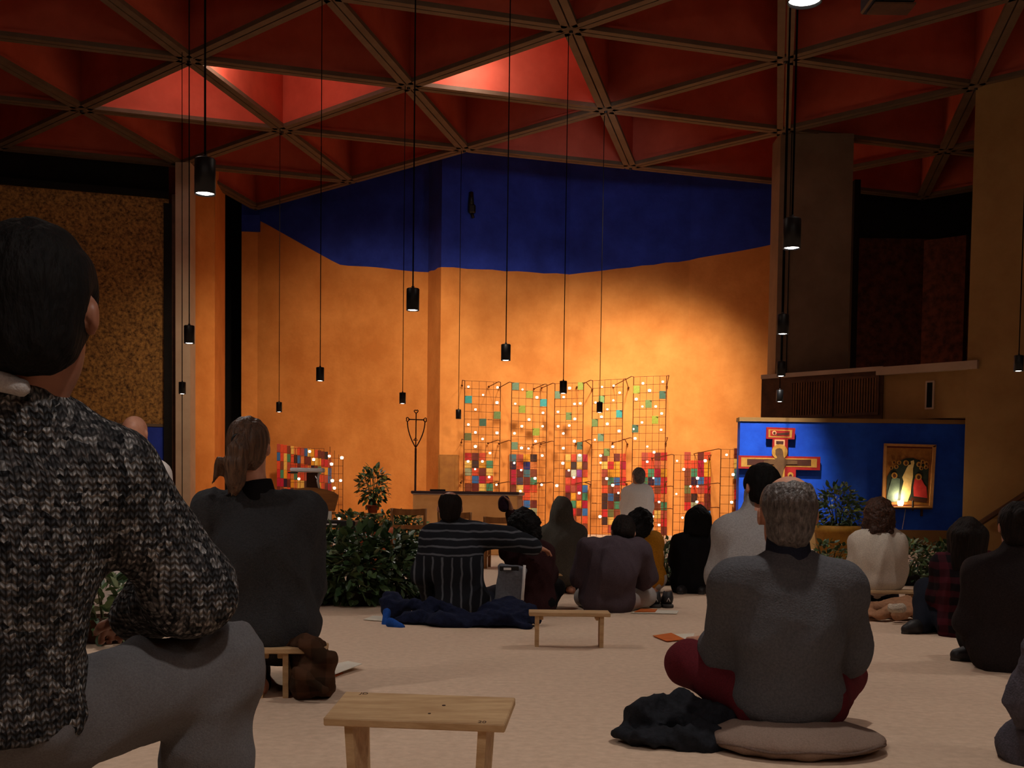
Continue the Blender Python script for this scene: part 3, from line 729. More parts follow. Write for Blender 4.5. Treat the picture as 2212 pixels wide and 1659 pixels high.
# shelf and vigil light in front of the icon
q = at(1958, 1096, YI - .1)
SH = empty('icon_shelf', q, 'narrow dark shelf under the glowing icon', 'shelf')
m = MB(); m.bbox(q + Vector((0, .04, -.015)), (.86, .2, .03), 0, None, .006); m.build('board', m_brown, SH)
for dx in (-.3, .3):
    m = MB(); m.bbox(q + Vector((dx, .1, -.09)), (.03, .06, .12), 0, None, .006); m.build('bracket', m_brown, SH)
q2 = at(1945, 1094, YI - .12)
o = obj_from('vigil_lamp', CUP, None, q2 + Vector((0, 0, .05))); o.scale = (1.4,) * 3; tag(o, 'bright vigil candle standing on the shelf before the icon', 'candle'); obj_from('flame', FLAME, o)
light('POINT', 'candle_light', q2 + Vector((0, -.0, .17)), 7, (1, .8, .5), None, .04)
m = MB(); m.tube([at(1956, 1100, YS - .03), at(1953, 1120, YS - .02), at(1949, 1143, YS - .01)], .006, 6); tag(m.build('white_cord', m_white), 'thin white cord hanging under the icon shelf', 'cord')
m = MB(); m.bbox(at(1972, 1086, YI - .12) + Vector((0, 0, -.05)), (.03, .03, .18), 0, None, .008); tag(m.build('small_candle_stick', m_blackmetal), 'small dark candlestick on the icon shelf', 'candlestick')

# ------------------------------------------------------------------ organic shapes: a small signed-distance modeller
class SDF:
    """prims are merged smoothly on a voxel grid and skinned as ONE closed surface"""
    def __init__(s, vox): s.vox = vox; s.pr = []
    def cone(s, a, b, ra, rb=None, k=.03, sub=False): s.pr.append(('c', Vector(a), Vector(b), ra, ra if rb is None else rb, k, sub)); return s
    def ell(s, c, r, R=None, k=.03, sub=False): s.pr.append(('e', Vector(c), r, R, 0, k, sub)); return s
    def box(s, c, h, R=None, rr=.01, k=.02, sub=False): s.pr.append(('b', Vector(c), h, R, rr, k, sub)); return s
    def mesh(s, fold=None):
        lo = np.full(3, 1e9); hi = -lo; bb = []
        for p in s.pr:
            if p[0] == 'c':
                r = max(p[3], p[4]); l = np.minimum(p[1], p[2]) - r; h = np.maximum(p[1], p[2]) + r
            else:
                r = max(p[2]) * (1.0 if p[0] == 'e' else 1.75) + p[4]; l = np.array(p[1]) - r; h = np.array(p[1]) + r
            bb.append((l, h))
            if not p[6]: lo = np.minimum(lo, l); hi = np.maximum(hi, h)
        v = s.vox; pad = .03 + 2 * v; lo = lo - pad; hi = hi + pad
        n = np.ceil((hi - lo) / v).astype(int) + 1
        D = np.full(n, .25, np.float32)
        ax = [lo[i] + v * np.arange(n[i]) for i in range(3)]
        for p, (l, h) in zip(s.pr, bb):
            mg = p[5] + 3 * v + .02
            i0 = np.clip(np.floor((l - mg - lo) / v).astype(int), 0, n); i1 = np.clip(np.ceil((h + mg - lo) / v).astype(int) + 1, 0, n)
            if (i1 <= i0).any(): continue
            sl = tuple(slice(a, c) for a, c in zip(i0, i1))
            X = ax[0][sl[0]][:, None, None]; Y = ax[1][sl[1]][None, :, None]; Z = ax[2][sl[2]][None, None, :]
            if p[0] == 'c':
                a, c = np.array(p[1]), np.array(p[2]); d = c - a; L2 = max(d @ d, 1e-9)
                t = np.clip(((X - a[0]) * d[0] + (Y - a[1]) * d[1] + (Z - a[2]) * d[2]) / L2, 0, 1)
                q = np.sqrt((X - a[0] - t * d[0]) ** 2 + (Y - a[1] - t * d[1]) ** 2 + (Z - a[2] - t * d[2]) ** 2) - (p[3] + (p[4] - p[3]) * t)
            else:
                R = p[3]; c = p[1]
                dx, dy, dz = X - c[0], Y - c[1], Z - c[2]
                if R is None: e = (dx, dy, dz)
                else: e = tuple(dx * R[0][i] + dy * R[1][i] + dz * R[2][i] for i in range(3))
                if p[0] == 'e':
                    r = p[2]
                    k0 = np.sqrt((e[0] / r[0]) ** 2 + (e[1] / r[1]) ** 2 + (e[2] / r[2]) ** 2)
                    k1 = np.sqrt((e[0] / r[0] ** 2) ** 2 + (e[1] / r[1] ** 2) ** 2 + (e[2] / r[2] ** 2) ** 2)
                    q = k0 * (k0 - 1) / np.maximum(k1, 1e-6)
                else:
                    h_ = p[2]; qs = [np.abs(e[i]) - h_[i] for i in range(3)]
                    q = np.sqrt(np.maximum(qs[0], 0) ** 2 + np.maximum(qs[1], 0) ** 2 + np.maximum(qs[2], 0) ** 2) + np.minimum(np.maximum(np.maximum(qs[0], qs[1]), qs[2]), 0) - p[4]
            A = D[sl]; k = max(p[5], 1e-4)
            if p[6]:
                q = -q; hh = np.maximum(k - np.abs(A - q), 0) / k; D[sl] = np.maximum(A, q) + hh * hh * k * .25
            else:
                hh = np.maximum(k - np.abs(A - q), 0) / k; D[sl] = np.minimum(A, q) - hh * hh * k * .25
        V, Q = surface_nets(D, lo, v)
        if fold is not None and len(V): V = fold(V)
        return V, Q

def surface_nets(D, lo, v):
    ins = D < 0
    cs = [ins[i:D.shape[0]-1+i, j:D.shape[1]-1+j, k:D.shape[2]-1+k] for i in (0, 1) for j in (0, 1) for k in (0, 1)]
    cnt = sum(c.astype(np.int8) for c in cs)
    act = (cnt > 0) & (cnt < 8)
    idx = np.argwhere(act); N = len(idx)
    vid = np.full(act.shape, -1, np.int64); vid[act] = np.arange(N)
    cor = {}
    for i in (0, 1):
        for j in (0, 1):
            for k in (0, 1): cor[(i, j, k)] = D[idx[:, 0]+i, idx[:, 1]+j, idx[:, 2]+k]
    acc = np.zeros((N, 3)); w = np.zeros(N)
    for a in cor:
        for d in range(3):
            if a[d] == 0:
                b_ = list(a); b_[d] = 1; b_ = tuple(b_)
                da_, db_ = cor[a], cor[b_]; m = (da_ < 0) != (db_ < 0)
                t = np.where(m, da_ / np.where(m, da_ - db_, 1), 0)
                p = np.array(a, float)[None, :].repeat(N, 0); p[:, d] += t
                acc[m] += p[m]; w[m] += 1
    V = lo + v * (idx + acc / w[:, None])
    quads = []
    for d in range(3):
        u, q = (d + 1) % 3, (d + 2) % 3
        s0 = [slice(1, -1)] * 3; s0[d] = slice(0, -1); s1 = list(s0); s1[d] = slice(1, None)
        A, B_ = ins[tuple(s0)], ins[tuple(s1)]
        e = np.argwhere(A != B_); 
        if not len(e): continue
        fl = A[tuple(e.T)]
        base = e.copy()
        for k in range(3):
            if k != d: base[:, k] += 1
        def cell(du, dq):
            c = base.copy(); c[:, u] -= du; c[:, q] -= dq; return vid[tuple(c.T)]
        qd = np.stack([cell(1, 1), cell(0, 1), cell(0, 0), cell(1, 0)], 1)
        qd[~fl] = qd[~fl][:, ::-1]
        quads.append(qd)
    return V, np.concatenate(quads) if quads else np.zeros((0, 4), int)

def np_mesh(name, V, Q, m, parent=None):
    me = bpy.data.meshes.new(name)
    off = np.array(parent.location) if parent is not None else np.zeros(3)
    me.vertices.add(len(V)); me.vertices.foreach_set('co', (V - off).astype(np.float32).ravel())
    me.loops.add(len(Q) * 4); me.loops.foreach_set('vertex_index', Q.astype(np.int32).ravel())
    me.polygons.add(len(Q)); me.polygons.foreach_set('loop_start', np.arange(0, len(Q) * 4, 4, dtype=np.int32))
    me.polygons.foreach_set('use_smooth', np.ones(len(Q), bool))
    me.update(calc_edges=True); me.validate()
    for q in (m if isinstance(m, (list, tuple)) else [m]): me.materials.append(q)
    o = bpy.data.objects.new(name, me); COL.objects.link(o)
    if parent is not None: o.parent = parent
    return o

def relax(V, Q, it=1, lam=.5):
    for _ in range(it):
        S = np.zeros_like(V); c = np.zeros(len(V))
        for i in range(4):
            for j in (1, 3):
                np.add.at(S, Q[:, i], V[Q[:, (i + j) % 4]]); np.add.at(c, Q[:, i], 1)
        V = V + lam * (S / np.maximum(c, 1)[:, None] - V)
    return V
def vnormals(V, Q):
    nrm = np.cross(V[Q[:, 2]] - V[Q[:, 0]], V[Q[:, 3]] - V[Q[:, 1]]); N = np.zeros_like(V)
    for i in range(4): np.add.at(N, Q[:, i], nrm)
    return N / np.maximum(np.linalg.norm(N, axis=1), 1e-9)[:, None]
def wave(V, freq, seed, stretch=(1, 1, 1), ridge=False):
    g = np.random.default_rng(seed); out = np.zeros(len(V)); P = V * np.array(stretch); n = 4
    for k in range(n):
        d = g.normal(size=3); d /= np.linalg.norm(d); e = g.normal(size=3) * freq * .4; f_ = freq * g.uniform(.6, 1.5)
        w = np.sin(P @ d * f_ + g.uniform(0, 6) + 1.5 * np.sin(P @ e + g.uniform(0, 6)))
        out += (1 - 2 * np.abs(w)) if ridge else w
    return out / n * 1.7
def skin(sd, name, m, parent, folds=(), it=1):
    V, Q = sd.mesh()
    V = relax(V, Q, it)
    for (amp, freq, seed, st) in folds:
        N = vnormals(V, Q); w = wave(V, freq, seed, st, amp > 0)
        V = V + N * (abs(amp) * (np.clip(w * 1.05 + .2, -.7, 1.5) if amp > 0 else w))[:, None]
    return np_mesh(name, V, Q, m, parent)

# ------------------------------------------------------------------ cloth and skin materials
m_skin = mat('skin', rgb(206, 150, 122), .5, rgb(188, 130, 104), 12, spec=.4)
m_skin2 = mat('skin_deep', rgb(150, 98, 74), .5, rgb(132, 82, 60), 12, spec=.4)
m_eye = mat('eye_white', rgb(230, 226, 220), .2)
def hairmat(name, c, c2, sc=90, st=(1, 1, .12)): return mat(name, rgb(*c), .5, rgb(*c2), sc, .7, sc, stretch=st, spec=.45)
h_black = mat('hair_black', rgb(20, 17, 16), .75, rgb(10, 9, 9), 90, .5, 90, stretch=(1, 1, .3), spec=.12); h_brown = hairmat('hair_brown', (112, 80, 56), (62, 42, 30)); h_dkbrown = mat('hair_dark_brown', rgb(36, 26, 21), .7, rgb(18, 13, 11), 90, .6, 90, stretch=(1, 1, .15), spec=.15)
h_grey = hairmat('hair_grey', (124, 116, 112), (60, 55, 53), 70, (1, 1, .5)); h_curl = mat('hair_curly_brown', rgb(80, 50, 36), .5, rgb(38, 24, 18), 60, .8, 60); h_curlblk = mat('hair_curly_black', rgb(30, 27, 28), .7, rgb(13, 12, 12), 60, .8, 60, spec=.15)
def cloth(name, c, k=.8, sc=220, b=.25): return mat(name, rgb(*c), .92, rgb(*[q * k for q in c]), sc, b, sc * 1.5, spec=.12)

class NG:
    """short notation for math nodes"""
    def __init__(s, m): s.nt = m.node_tree
    def n(s, t): return s.nt.nodes.new(t)
    def m(s, op, a, b=None, c=None):
        q = s.n('ShaderNodeMath'); q.operation = op
        for i, v in enumerate((a, b, c)):
            if v is None: continue
            if isinstance(v, (int, float)): q.inputs[i].default_value = v
            else: s.nt.links.new(v, q.inputs[i])
        return q.outputs[0]
def knit_material():
    m = bpy.data.materials.new('flecked_wool_knit'); m.use_nodes = True; g = NG(m); nt = m.node_tree; L = nt.links.new
    b = nt.nodes['Principled BSDF']; b.inputs['Roughness'].default_value = .95; b.inputs['Specular IOR Level'].default_value = .08
    tc = g.n('ShaderNodeTexCoord'); sx = g.n('ShaderNodeSeparateXYZ'); nz = g.n('ShaderNodeTexNoise'); nz.inputs['Scale'].default_value = 14; nz.inputs['Detail'].default_value = 2
    vm = g.n('ShaderNodeVectorMath'); vm.operation = 'MULTIPLY_ADD'; vm.inputs[1].default_value = (.016, .016, .016)
    L(tc.outputs['Object'], nz.inputs['Vector']); L(nz.outputs['Color'], vm.inputs[0]); L(tc.outputs['Object'], vm.inputs[2]); L(vm.outputs[0], sx.inputs[0])
    u = g.m('ADD', g.m('MULTIPLY', sx.outputs['Y'], .8), g.m('ADD', sx.outputs['X'], g.m('MULTIPLY', sx.outputs['Z'], .12)))
    fu = g.m('DIVIDE', g.m('PINGPONG', u, .0092), .0092)
    st = g.m('SINE', g.m('MULTIPLY', g.m('ADD', g.m('DIVIDE', sx.outputs['Z'], .0112), g.m('MULTIPLY', fu, .5)), 2 * math.pi))
    st = g.m('MULTIPLY_ADD', st, .5, .5)
    rib = g.m('POWER', g.m('SINE', g.m('MULTIPLY', fu, math.pi)), .6)
    hgt = g.m('MULTIPLY', g.m('MULTIPLY_ADD', st, .7, .3), g.m('MULTIPLY_ADD', rib, .75, .25))
    fl = g.n('ShaderNodeTexVoronoi'); fl.inputs['Scale'].default_value = 105; mp = g.n('ShaderNodeMapping'); mp.inputs['Scale'].default_value = (1, 1, .8); L(vm.outputs[0], mp.inputs[0]); L(mp.outputs[0], fl.inputs['Vector'])
    bw = g.n('ShaderNodeRGBToBW'); L(fl.outputs['Color'], bw.inputs[0]); r = g.n('ShaderNodeValToRGB'); L(bw.outputs[0], r.inputs[0])
    e = r.color_ramp.elements; e[0].position = .12; e[0].color = rgb(48, 49, 52); e[1].position = .9; e[1].color = rgb(184, 182, 180)
    for pos, c in ((.4, rgb(78, 78, 80)), (.62, rgb(110, 106, 105))): x = e.new(pos); x.color = c
    mx = g.n('ShaderNodeMix'); mx.data_type = 'RGBA'; mx.blend_type = 'MULTIPLY'; mx.inputs[0].default_value = 1
    L(r.outputs[0], mx.inputs[6]); cb = g.n('ShaderNodeCombineColor')
    for i in range(3): L(g.m('MULTIPLY_ADD', hgt, .9, .1), cb.inputs[i])
    L(cb.outputs[0], mx.inputs[7]); L(mx.outputs[2], b.inputs['Base Color'])
    bp = g.n('ShaderNodeBump'); bp.inputs['Strength'].default_value = .8; bp.inputs['Distance'].default_value = .01; L(hgt, bp.inputs['Height']); L(bp.outputs[0], b.inputs['Normal'])
    return m

def stripe_material(name, base, thin, zsplit, period=.075, plaid=None):
    m = bpy.data.materials.new(name); m.use_nodes = True; nt = m.node_tree; b = nt.nodes['Principled BSDF']; b.inputs['Roughness'].default_value = .92; b.inputs['Specular IOR Level'].default_value = .1
    tc = nt.nodes.new('ShaderNodeTexCoord'); sx = nt.nodes.new('ShaderNodeSeparateXYZ'); L = nt.links.new
    nz = nt.nodes.new('ShaderNodeTexNoise'); nz.inputs['Scale'].default_value = 9; nz.inputs['Detail'].default_value = 2
    vm = nt.nodes.new('ShaderNodeVectorMath'); vm.operation = 'MULTIPLY_ADD'; vm.inputs[1].default_value = (.03, .03, .03)
    L(tc.outputs['Object'], nz.inputs['Vector']); L(nz.outputs['Color'], vm.inputs[0]); L(tc.outputs['Object'], vm.inputs[2]); L(vm.outputs[0], sx.inputs[0])
    def band(sock, per, thr):
        a = nt.nodes.new('ShaderNodeMath'); a.operation = 'MULTIPLY'; a.inputs[1].default_value = 2 * math.pi / per; L(sock, a.inputs[0])
        s_ = nt.nodes.new('ShaderNodeMath'); s_.operation = 'SINE'; L(a.outputs[0], s_.inputs[0])
        r = nt.nodes.new('ShaderNodeMapRange'); r.inputs[1].default_value = thr; r.inputs[2].default_value = min(1, thr + .25); L(s_.outputs[0], r.inputs[0]); return r.outputs[0]
    if plaid is None:
        v = band(sx.outputs['X'], period, .72); h = band(sx.outputs['Z'], period * .8, .62)
        g = nt.nodes.new('ShaderNodeMath'); g.operation = 'GREATER_THAN'; g.inputs[1].default_value = zsplit; L(sx.outputs['Z'], g.inputs[0])
        mixf = nt.nodes.new('ShaderNodeMix'); L(g.outputs[0], mixf.inputs[0]); L(v, mixf.inputs[2]); L(h, mixf.inputs[3])
        fac = mixf.outputs[0]; col = thin
    else:
        v = band(sx.outputs['X'], period, .0); h = band(sx.outputs['Z'], period, .0)
        ad = nt.nodes.new('ShaderNodeMath'); ad.operation = 'ADD'; L(v, ad.inputs[0]); L(h, ad.inputs[1])
        hv = nt.nodes.new('ShaderNodeMath'); hv.operation = 'MULTIPLY'; hv.inputs[1].default_value = .5; L(ad.outputs[0], hv.inputs[0]); fac = hv.outputs[0]; col = thin
    mx = nt.nodes.new('ShaderNodeMix'); mx.data_type = 'RGBA'; L(fac, mx.inputs[0]); mx.inputs[6].default_value = base; mx.inputs[7].default_value = col
    L(mx.outputs[2], b.inputs['Base Color'])
    return m

# ------------------------------------------------------------------ people
def basis_from(upv, latv):
    u = Vector(upv).normalized(); l = Vector(latv); l = (l - u * l.dot(u)).normalized(); f = u.cross(l)
    return Matrix((l, f, u)).transposed()
def col(R): return [[R[i][j] for j in range(3)] for i in range(3)]

def person(label, D0, J, shirt, trousers, hair, skinm=None, s=1., head_yaw=0., head_pitch=0., head_roll=0., hairstyle='short', loose=.012, tloose=.012, cut=None, inner=None, folds=(), vox=.013, group=None,
           collar=None, shoes=None, robe=None, hem=.10, hscale=1., hood=None, fine=.0085, tfolds=(), shirt_name='sweater', trousers_name='trousers', sock=False, chest_y=None):
    skinm = skinm or m_skin
    g = {}
    for k, q in J.items(): g[k] = at(q[0], q[1], D0 + (q[2] if len(q) > 2 else 0))
    for k in list(g):
        if k != 'head' and g[k].z < .03: g[k].z = .03
    neck, pel = g['neck'], g['pel']; shl, shr = g['shl'], g['shr']
    lat = (shr - shl); upv = neck - pel
    Rt = basis_from(upv, Vector((lat.x, lat.y, lat.z * .4)))
    lat_, fwd_, up_ = Rt.col[0], Rt.col[1], Rt.col[2]
    che = g.get('che', pel.lerp(neck, .62) - fwd_ * .025 * s)
    Rl = basis_from(che - pel, lat); Ru = basis_from(neck - che, lat)
    hil = g.get('hil', pel - lat_ * .085 * s - up_ * .02); hir = g.get('hir', pel + lat_ * .085 * s - up_ * .02)
    root = empty('person', (pel.x, pel.y, 0), label, 'person', group)
    hb = Matrix.Rotation(-head_yaw, 3, 'Z') @ Matrix.Rotation(-head_pitch, 3, 'X') @ Matrix.Rotation(head_roll, 3, 'Y')
    yaw = math.atan2(-fwd_.x, fwd_.y); Rh = Matrix.Rotation(yaw, 3, 'Z') @ hb
    hl, hf, hu = Rh.col[0], Rh.col[1], Rh.col[2]; H = g['head']; q_ = s * hscale
    def hp(x, y, z): return H + (hl * x + hf * y + hu * z) * q_
    def torso(sd, e, arms=True, shoulder=.062):
        sd.ell(pel, (.158 * s + e, .115 * s + e, .12 * s + e), col(Rl), .05)
        mid = pel.lerp(che, .5); sd.ell(mid, (.138 * s + e, .102 * s + e, .15 * s + e), col(Rl), .07)
        sd.ell(che, (.158 * s + e, .112 * s + e, .165 * s + e), col(Ru), .07)
        sd.cone(shl, shr, shoulder * s + e * .7, None, .06)
        for sh in (shl, shr): sd.cone(neck - up_ * .01 * s, sh, .048 * s + e * .6, .056 * s + e * .6, .05)
    def arm(sd, S, E_, Wr, e, kk=.04):
        sd.cone(S, E_, .053 * s + e, .043 * s + e, kk); sd.cone(E_, Wr, .043 * s + e, .031 * s + e * .9, kk)
    # --- body: head, neck, trunk, arms with hands, legs with feet in one skin
    sd = SDF(fine if fine else vox)
    torso(sd, -.006)
    sd.cone(neck - up_ * .03, H - hu * .05 * q_, .056 * s, .052 * q_, .03)
    sd.ell(hp(0, -.012, .022), (.074 * q_, .094 * q_, .088 * q_), col(Rh), .02)
    sd.ell(hp(0, .032, -.05), (.056 * q_, .060 * q_, .074 * q_), col(Rh), .03)
    sd.ell(hp(0, .085, -.03), (.011 * q_, .02 * q_, .026 * q_), col(Rh), .014); sd.ell(hp(0, .075, -.105), (.022 * q_, .02 * q_, .018 * q_), col(Rh), .02)
    sd.ell(hp(0, .083, -.075), (.024 * q_, .012 * q_, .012 * q_), col(Rh), .01)
    for sg in (-1, 1):
        sd.ell(hp(sg * .031, .088, -.002), (.014 * q_, .010 * q_, .010 * q_), col(Rh), .008, True)
        sd.cone(hp(sg * .072, -.002, .012), hp(sg * .074, .0, -.026), .011 * q_, .008 * q_, .008)
        sd.ell(hp(sg * .082, -.008, -.006), (.006 * q_, .014 * q_, .026 * q_), col(Rh), .006)
    for (S, E_, Wr, sg) in ((shl, g['ell'], g['wrl'], -1), (shr, g['elr'], g['wrr'], 1)):
        arm(sd, S, E_, Wr, -.004)
        d = (Wr - E_).normalized(); tip = g.get('hal' if sg < 0 else 'har')
        if tip is not None: d = (tip - Wr).normalized()
        side = d.cross(Vector((0, 0, 1))); side = side.normalized() if side.length > .1 else Vector((1, 0, 0)); nrm = side.cross(d)
        if nrm.z < 0: nrm = -nrm; side = -side
        Rp = Matrix((side, d, nrm)).transposed()
        sd.ell(Wr + d * .05 * s, (.039 * s, .05 * s, .017 * s), col(Rp), .02)
        for i in range(4):
            b0 = Wr + d * .085 * s + side * (i - 1.5) * .021 * s; Lf = (.062, .072, .068, .052)[i] * s
            b1 = b0 + d * Lf * .55 - nrm * .008 * s; b2 = b1 + d * Lf * .42 - nrm * .022 * s
            sd.cone(b0, b1, .0095 * s, .0088 * s, .006); sd.cone(b1, b2, .0088 * s, .0075 * s, .006)
        t0 = Wr + d * .03 * s - side * sg * .03 * s; t1 = t0 + d * .035 * s - side * sg * .024 * s - nrm * .008 * s
        sd.cone(t0, t1, .0125 * s, .0105 * s, .01); sd.cone(t1, t1 + d * .03 * s - side * sg * .002 * s - nrm * .008 * s, .0105 * s, .008 * s, .006)
    feet = []
    for (hi, kn, an, sg) in ((hil, g['knl'], g['anl'], -1), (hir, g['knr'], g['anr'], 1)):
        sd.cone(hi, kn, .078 * s, .055 * s, .04); sd.cone(kn, kn.lerp(an, .35), .052 * s, .054 * s, .03); sd.cone(kn.lerp(an, .35), an, .054 * s, .036 * s, .03)
        t = g.get('tol' if sg < 0 else 'tor')
        if t is None:
            fd = Vector((fwd_.x, fwd_.y, 0)).normalized(); t = an + fd * .17 * s; t.z = max(.035, an.z - .03)
        sd.cone(an - (t - an) * .25, an.lerp(t, .6), .036 * s, .038 * s, .02); sd.cone(an.lerp(t, .6), t, .038 * s, .026 * s, .02)
        feet.append((an, t))
    skin(sd, 'body', skinm, root, it=1)
    for sg in (-1, 1):
        m = MB(); p = hp(sg * .031, .077, -.002); r = .0115 * q_
        m.lathe([(0, -r), (r * .7, -r * .7), (r, 0), (r * .7, r * .7), (0, r)], p, 10); m.build('eye', m_eye, root)
    # --- clothes
    if robe is None:
        sd = SDF(vox); e = loose
        torso(sd, e)
        arm(sd, shl, g['ell'], g['wrl'], e + .006); arm(sd, shr, g['elr'], g['wrr'], e + .006)
        if hem: sd.ell(pel - up_ * hem * .45 * s, (.158 * s + e, .12 * s + e, .09 * s + hem * .5), col(Rl), .05)
        if collar: sd.cone(neck - up_ * .02, neck + up_ * collar, .066 * s, .060 * s, .02)
        sd.box(pel - up_ * (.16 + (cut if cut is not None else .14 + hem * .5)), (.5, .5, .16), col(Rl), .0, .01, True)
        if hood == 'down':
            c = neck - fwd_ * .055 * s + up_ * .0
            sd.ell(c, (.115 * s, .065 * s, .06 * s), col(Rt), .03); sd.cone(shl.lerp(neck, .45) - fwd_ * .02, c - up_ * .08 * s - fwd_ * .03, .04 * s, .03 * s, .05); sd.cone(shr.lerp(neck, .45) - fwd_ * .02, c - up_ * .08 * s - fwd_ * .03, .04 * s, .03 * s, .05)
        if hood == 'up':
            sd.ell(hp(0, -.02, .01), (.094 * q_, .114 * q_, .128 * q_), col(Rh), .04); sd.cone(hp(0, -.03, -.06), neck, .10 * s, .105 * s, .06)
            sd.ell(hp(0, .12, -.02), (.07 * q_, .07 * q_, .10 * q_), col(Rh), .03, True); sd.cone(hp(0, -.06, .06), hp(0, -.12, .02), .05 * s, .02 * s, .04)
        skin(sd, shirt_name, shirt, root, folds, 1)
        if inner:
            sd = SDF(.008); sd.cone(neck - up_ * .01, neck + up_ * inner[1] + fwd_ * .012, .078 * s, .066 * s, .02); sd.box(neck + up_ * (inner[1] + .06) - fwd_ * .0, (.15, .15, .065), col(Rt), 0, .006, True); skin(sd, 'shirt_collar', inner[0], root)
        sd = SDF(vox); e = tloose
        sd.ell(pel - up_ * .02, (.156 * s + e, .118 * s + e, .11 * s + e), col(Rl), .05)
        for (hi, kn, an) in ((hil, g['knl'], g['anl']), (hir, g['knr'], g['anr'])):
            sd.cone(hi, kn, .082 * s + e, .06 * s + e, .05); sd.cone(kn, kn.lerp(an, .35), .056 * s + e, .058 * s + e, .03); sd.cone(kn.lerp(an, .35), an, .058 * s + e, .046 * s + e, .03)
        skin(sd, trousers_name, trousers, root, tfolds, 1)
    else:
        sd = SDF(vox); e = loose
        torso(sd, e, shoulder=.06); arm(sd, shl, g['ell'], g['wrl'], e + .005, .05); arm(sd, shr, g['elr'], g['wrr'], e + .005, .05)
        sd.cone(che, Vector((pel.x, pel.y, max(.08, pel.z - .2))), .15 * s, robe, .1)
        for hi, kn in ((hil, g['knl']), (hir, g['knr'])): sd.cone(hi, kn, .11 * s, .10 * s, .08)
        sd.cone(Vector((pel.x, pel.y, pel.z)), Vector((pel.x, pel.y, .12)), .17 * s, robe * .95, .1)
        sd.cone(neck - up_ * .02, neck + up_ * .02, .07 * s, .062 * s, .02)
        sd.box(Vector((pel.x, pel.y, -.3)), (2, 2, .3), None, 0, .01, True)
        skin(sd, 'robe', shirt, root, folds, 1)
    if shoes is not None:
        for (an, t) in feet:
            sd = SDF(.009); sd.cone(an - (t - an) * .22, an.lerp(t, .55), .043 * s, .045 * s, .03); sd.cone(an.lerp(t, .55), t + (t - an) * .08, .045 * s, .033 * s, .03)
            o = skin(sd, 'shoe', shoes, root)
            sd = SDF(.009); dz = Vector((0, 0, -.022 * s)); sd.cone(an - (t - an) * .24 + dz, t + (t - an) * .1 + dz, .036 * s, .030 * s, .02); sd.box((an + t) / 2 + Vector((0, 0, .05)), (.3, .3, .05), None, 0, .01, True)
            so = skin(sd, 'sole', mat('shoe_sole', rgb(70, 66, 62), .8, rgb(50, 48, 46), 20), root); so.parent = o
    # --- hair
    if hairstyle and hair:
        sd = SDF(min(vox, .009) if hairstyle != 'curly' else .011); fo = [(-.003, 120, 3, (1, 1, .4))]
        if hairstyle in ('short', 'bald', 'tail', 'bun', 'crop'):
            t = {'short': .014, 'bald': .007, 'tail': .012, 'bun': .014, 'crop': .006}[hairstyle]
            sd.ell(hp(0, -.014, .024), (.074 * q_ + t, .096 * q_ + t, .090 * q_ + t), col(Rh), .02)
            sd.ell(hp(0, -.045, -.045), (.060 * q_ + t * .6, .052 * q_ + t, .055 * q_), col(Rh), .03)
            sd.ell(hp(0, .10, -.055), (.085 * q_, .075 * q_, .105 * q_), col(Rh), .015, True)
            sd.box(hp(0, -.02, -.178), (.15, .15, .07), col(Rh), .01, .02, True)
            for sg in (-1, 1): sd.ell(hp(sg * .085, -.002, -.012), (.016 * q_, .03 * q_, .042 * q_), col(Rh), .012, True)
            if hairstyle == 'bald':
                sd.ell(hp(0, .02, .125), (.066 * q_, .10 * q_, .076 * q_), col(Rh), .012, True)
        if hairstyle == 'tail':
            tb = hp(-.005, -.108, .022); sd.ell(tb, (.022, .022, .024), None, .012)
            pts = [tb, hp(-.010, -.130, -.02), hp(-.016, -.128, -.075), hp(-.02, -.115, -.135), hp(-.024, -.10, -.185)]
            for (a, c, ra, rb) in zip(pts, pts[1:], (.02, .036, .042, .036), (.036, .042, .036, .014)): sd.cone(a, c, ra, rb, .02)
            for kx in (-.05, .0, .02): sd.cone(hp(-.025 + kx, -.14, -.06), hp(-.035 + kx * 1.5, -.12, -.20 + abs(kx)), .018, .006, .012)
            sd.cone(hp(-.035, -.125, -.03), hp(-.075, -.115, -.12), .012, .006, .02); sd.cone(hp(-.03, -.12, -.05), hp(-.055, -.10, -.19), .012, .006, .02)
        if hairstyle == 'bun':
            sd.ell(hp(0, -.12, .05), (.045, .04, .045), None, .015)
        if hairstyle in ('bob', 'long', 'curly'):
            L_ = {'bob': .10, 'long': .24, 'curly': .11}[hairstyle]; t = .022 if hairstyle != 'curly' else .03
            sd.ell(hp(0, -.014, .026), (.076 * q_ + t, .096 * q_ + t, .090 * q_ + t), col(Rh), .03)
            for (x, y) in ((-.07, -.03), (.07, -.03), (-.045, -.085), (.045, -.085), (0, -.095)):
                sd.cone(hp(x, y, .02), hp(x * 1.15, y * 1.05, -L_), .048, .03 if hairstyle == 'long' else .042, .03)
            sd.ell(hp(0, .11, -.06), (.062 * q_, .085 * q_, .12 * q_), col(Rh), .02, True)
            fo = [(-.010, 55, 5, (1, 1, 1)), (-.006, 120, 9, (1, 1, 1))] if hairstyle == 'curly' else [(-.006, 45, 5, (1, 1, .25)), (-.003, 120, 8, (1, 1, .3))]
        ho = skin(sd, 'hair', hair, root, fo, 1)
        if hairstyle == 'tail':
            m = MB(); c = hp(-.012, -.118, .018); pts = [c + (hl * math.cos(a) * .024 + hu * math.sin(a) * .024) for a in np.linspace(0, 2 * math.pi, 17)]
            m.tube(pts, .006, 6); m.build('hair_tie', m_blackmetal, root)
    return root, g, dict(Rt=Rt, che=che, hp=hp, fwd=fwd_, up=up_, lat=lat_)

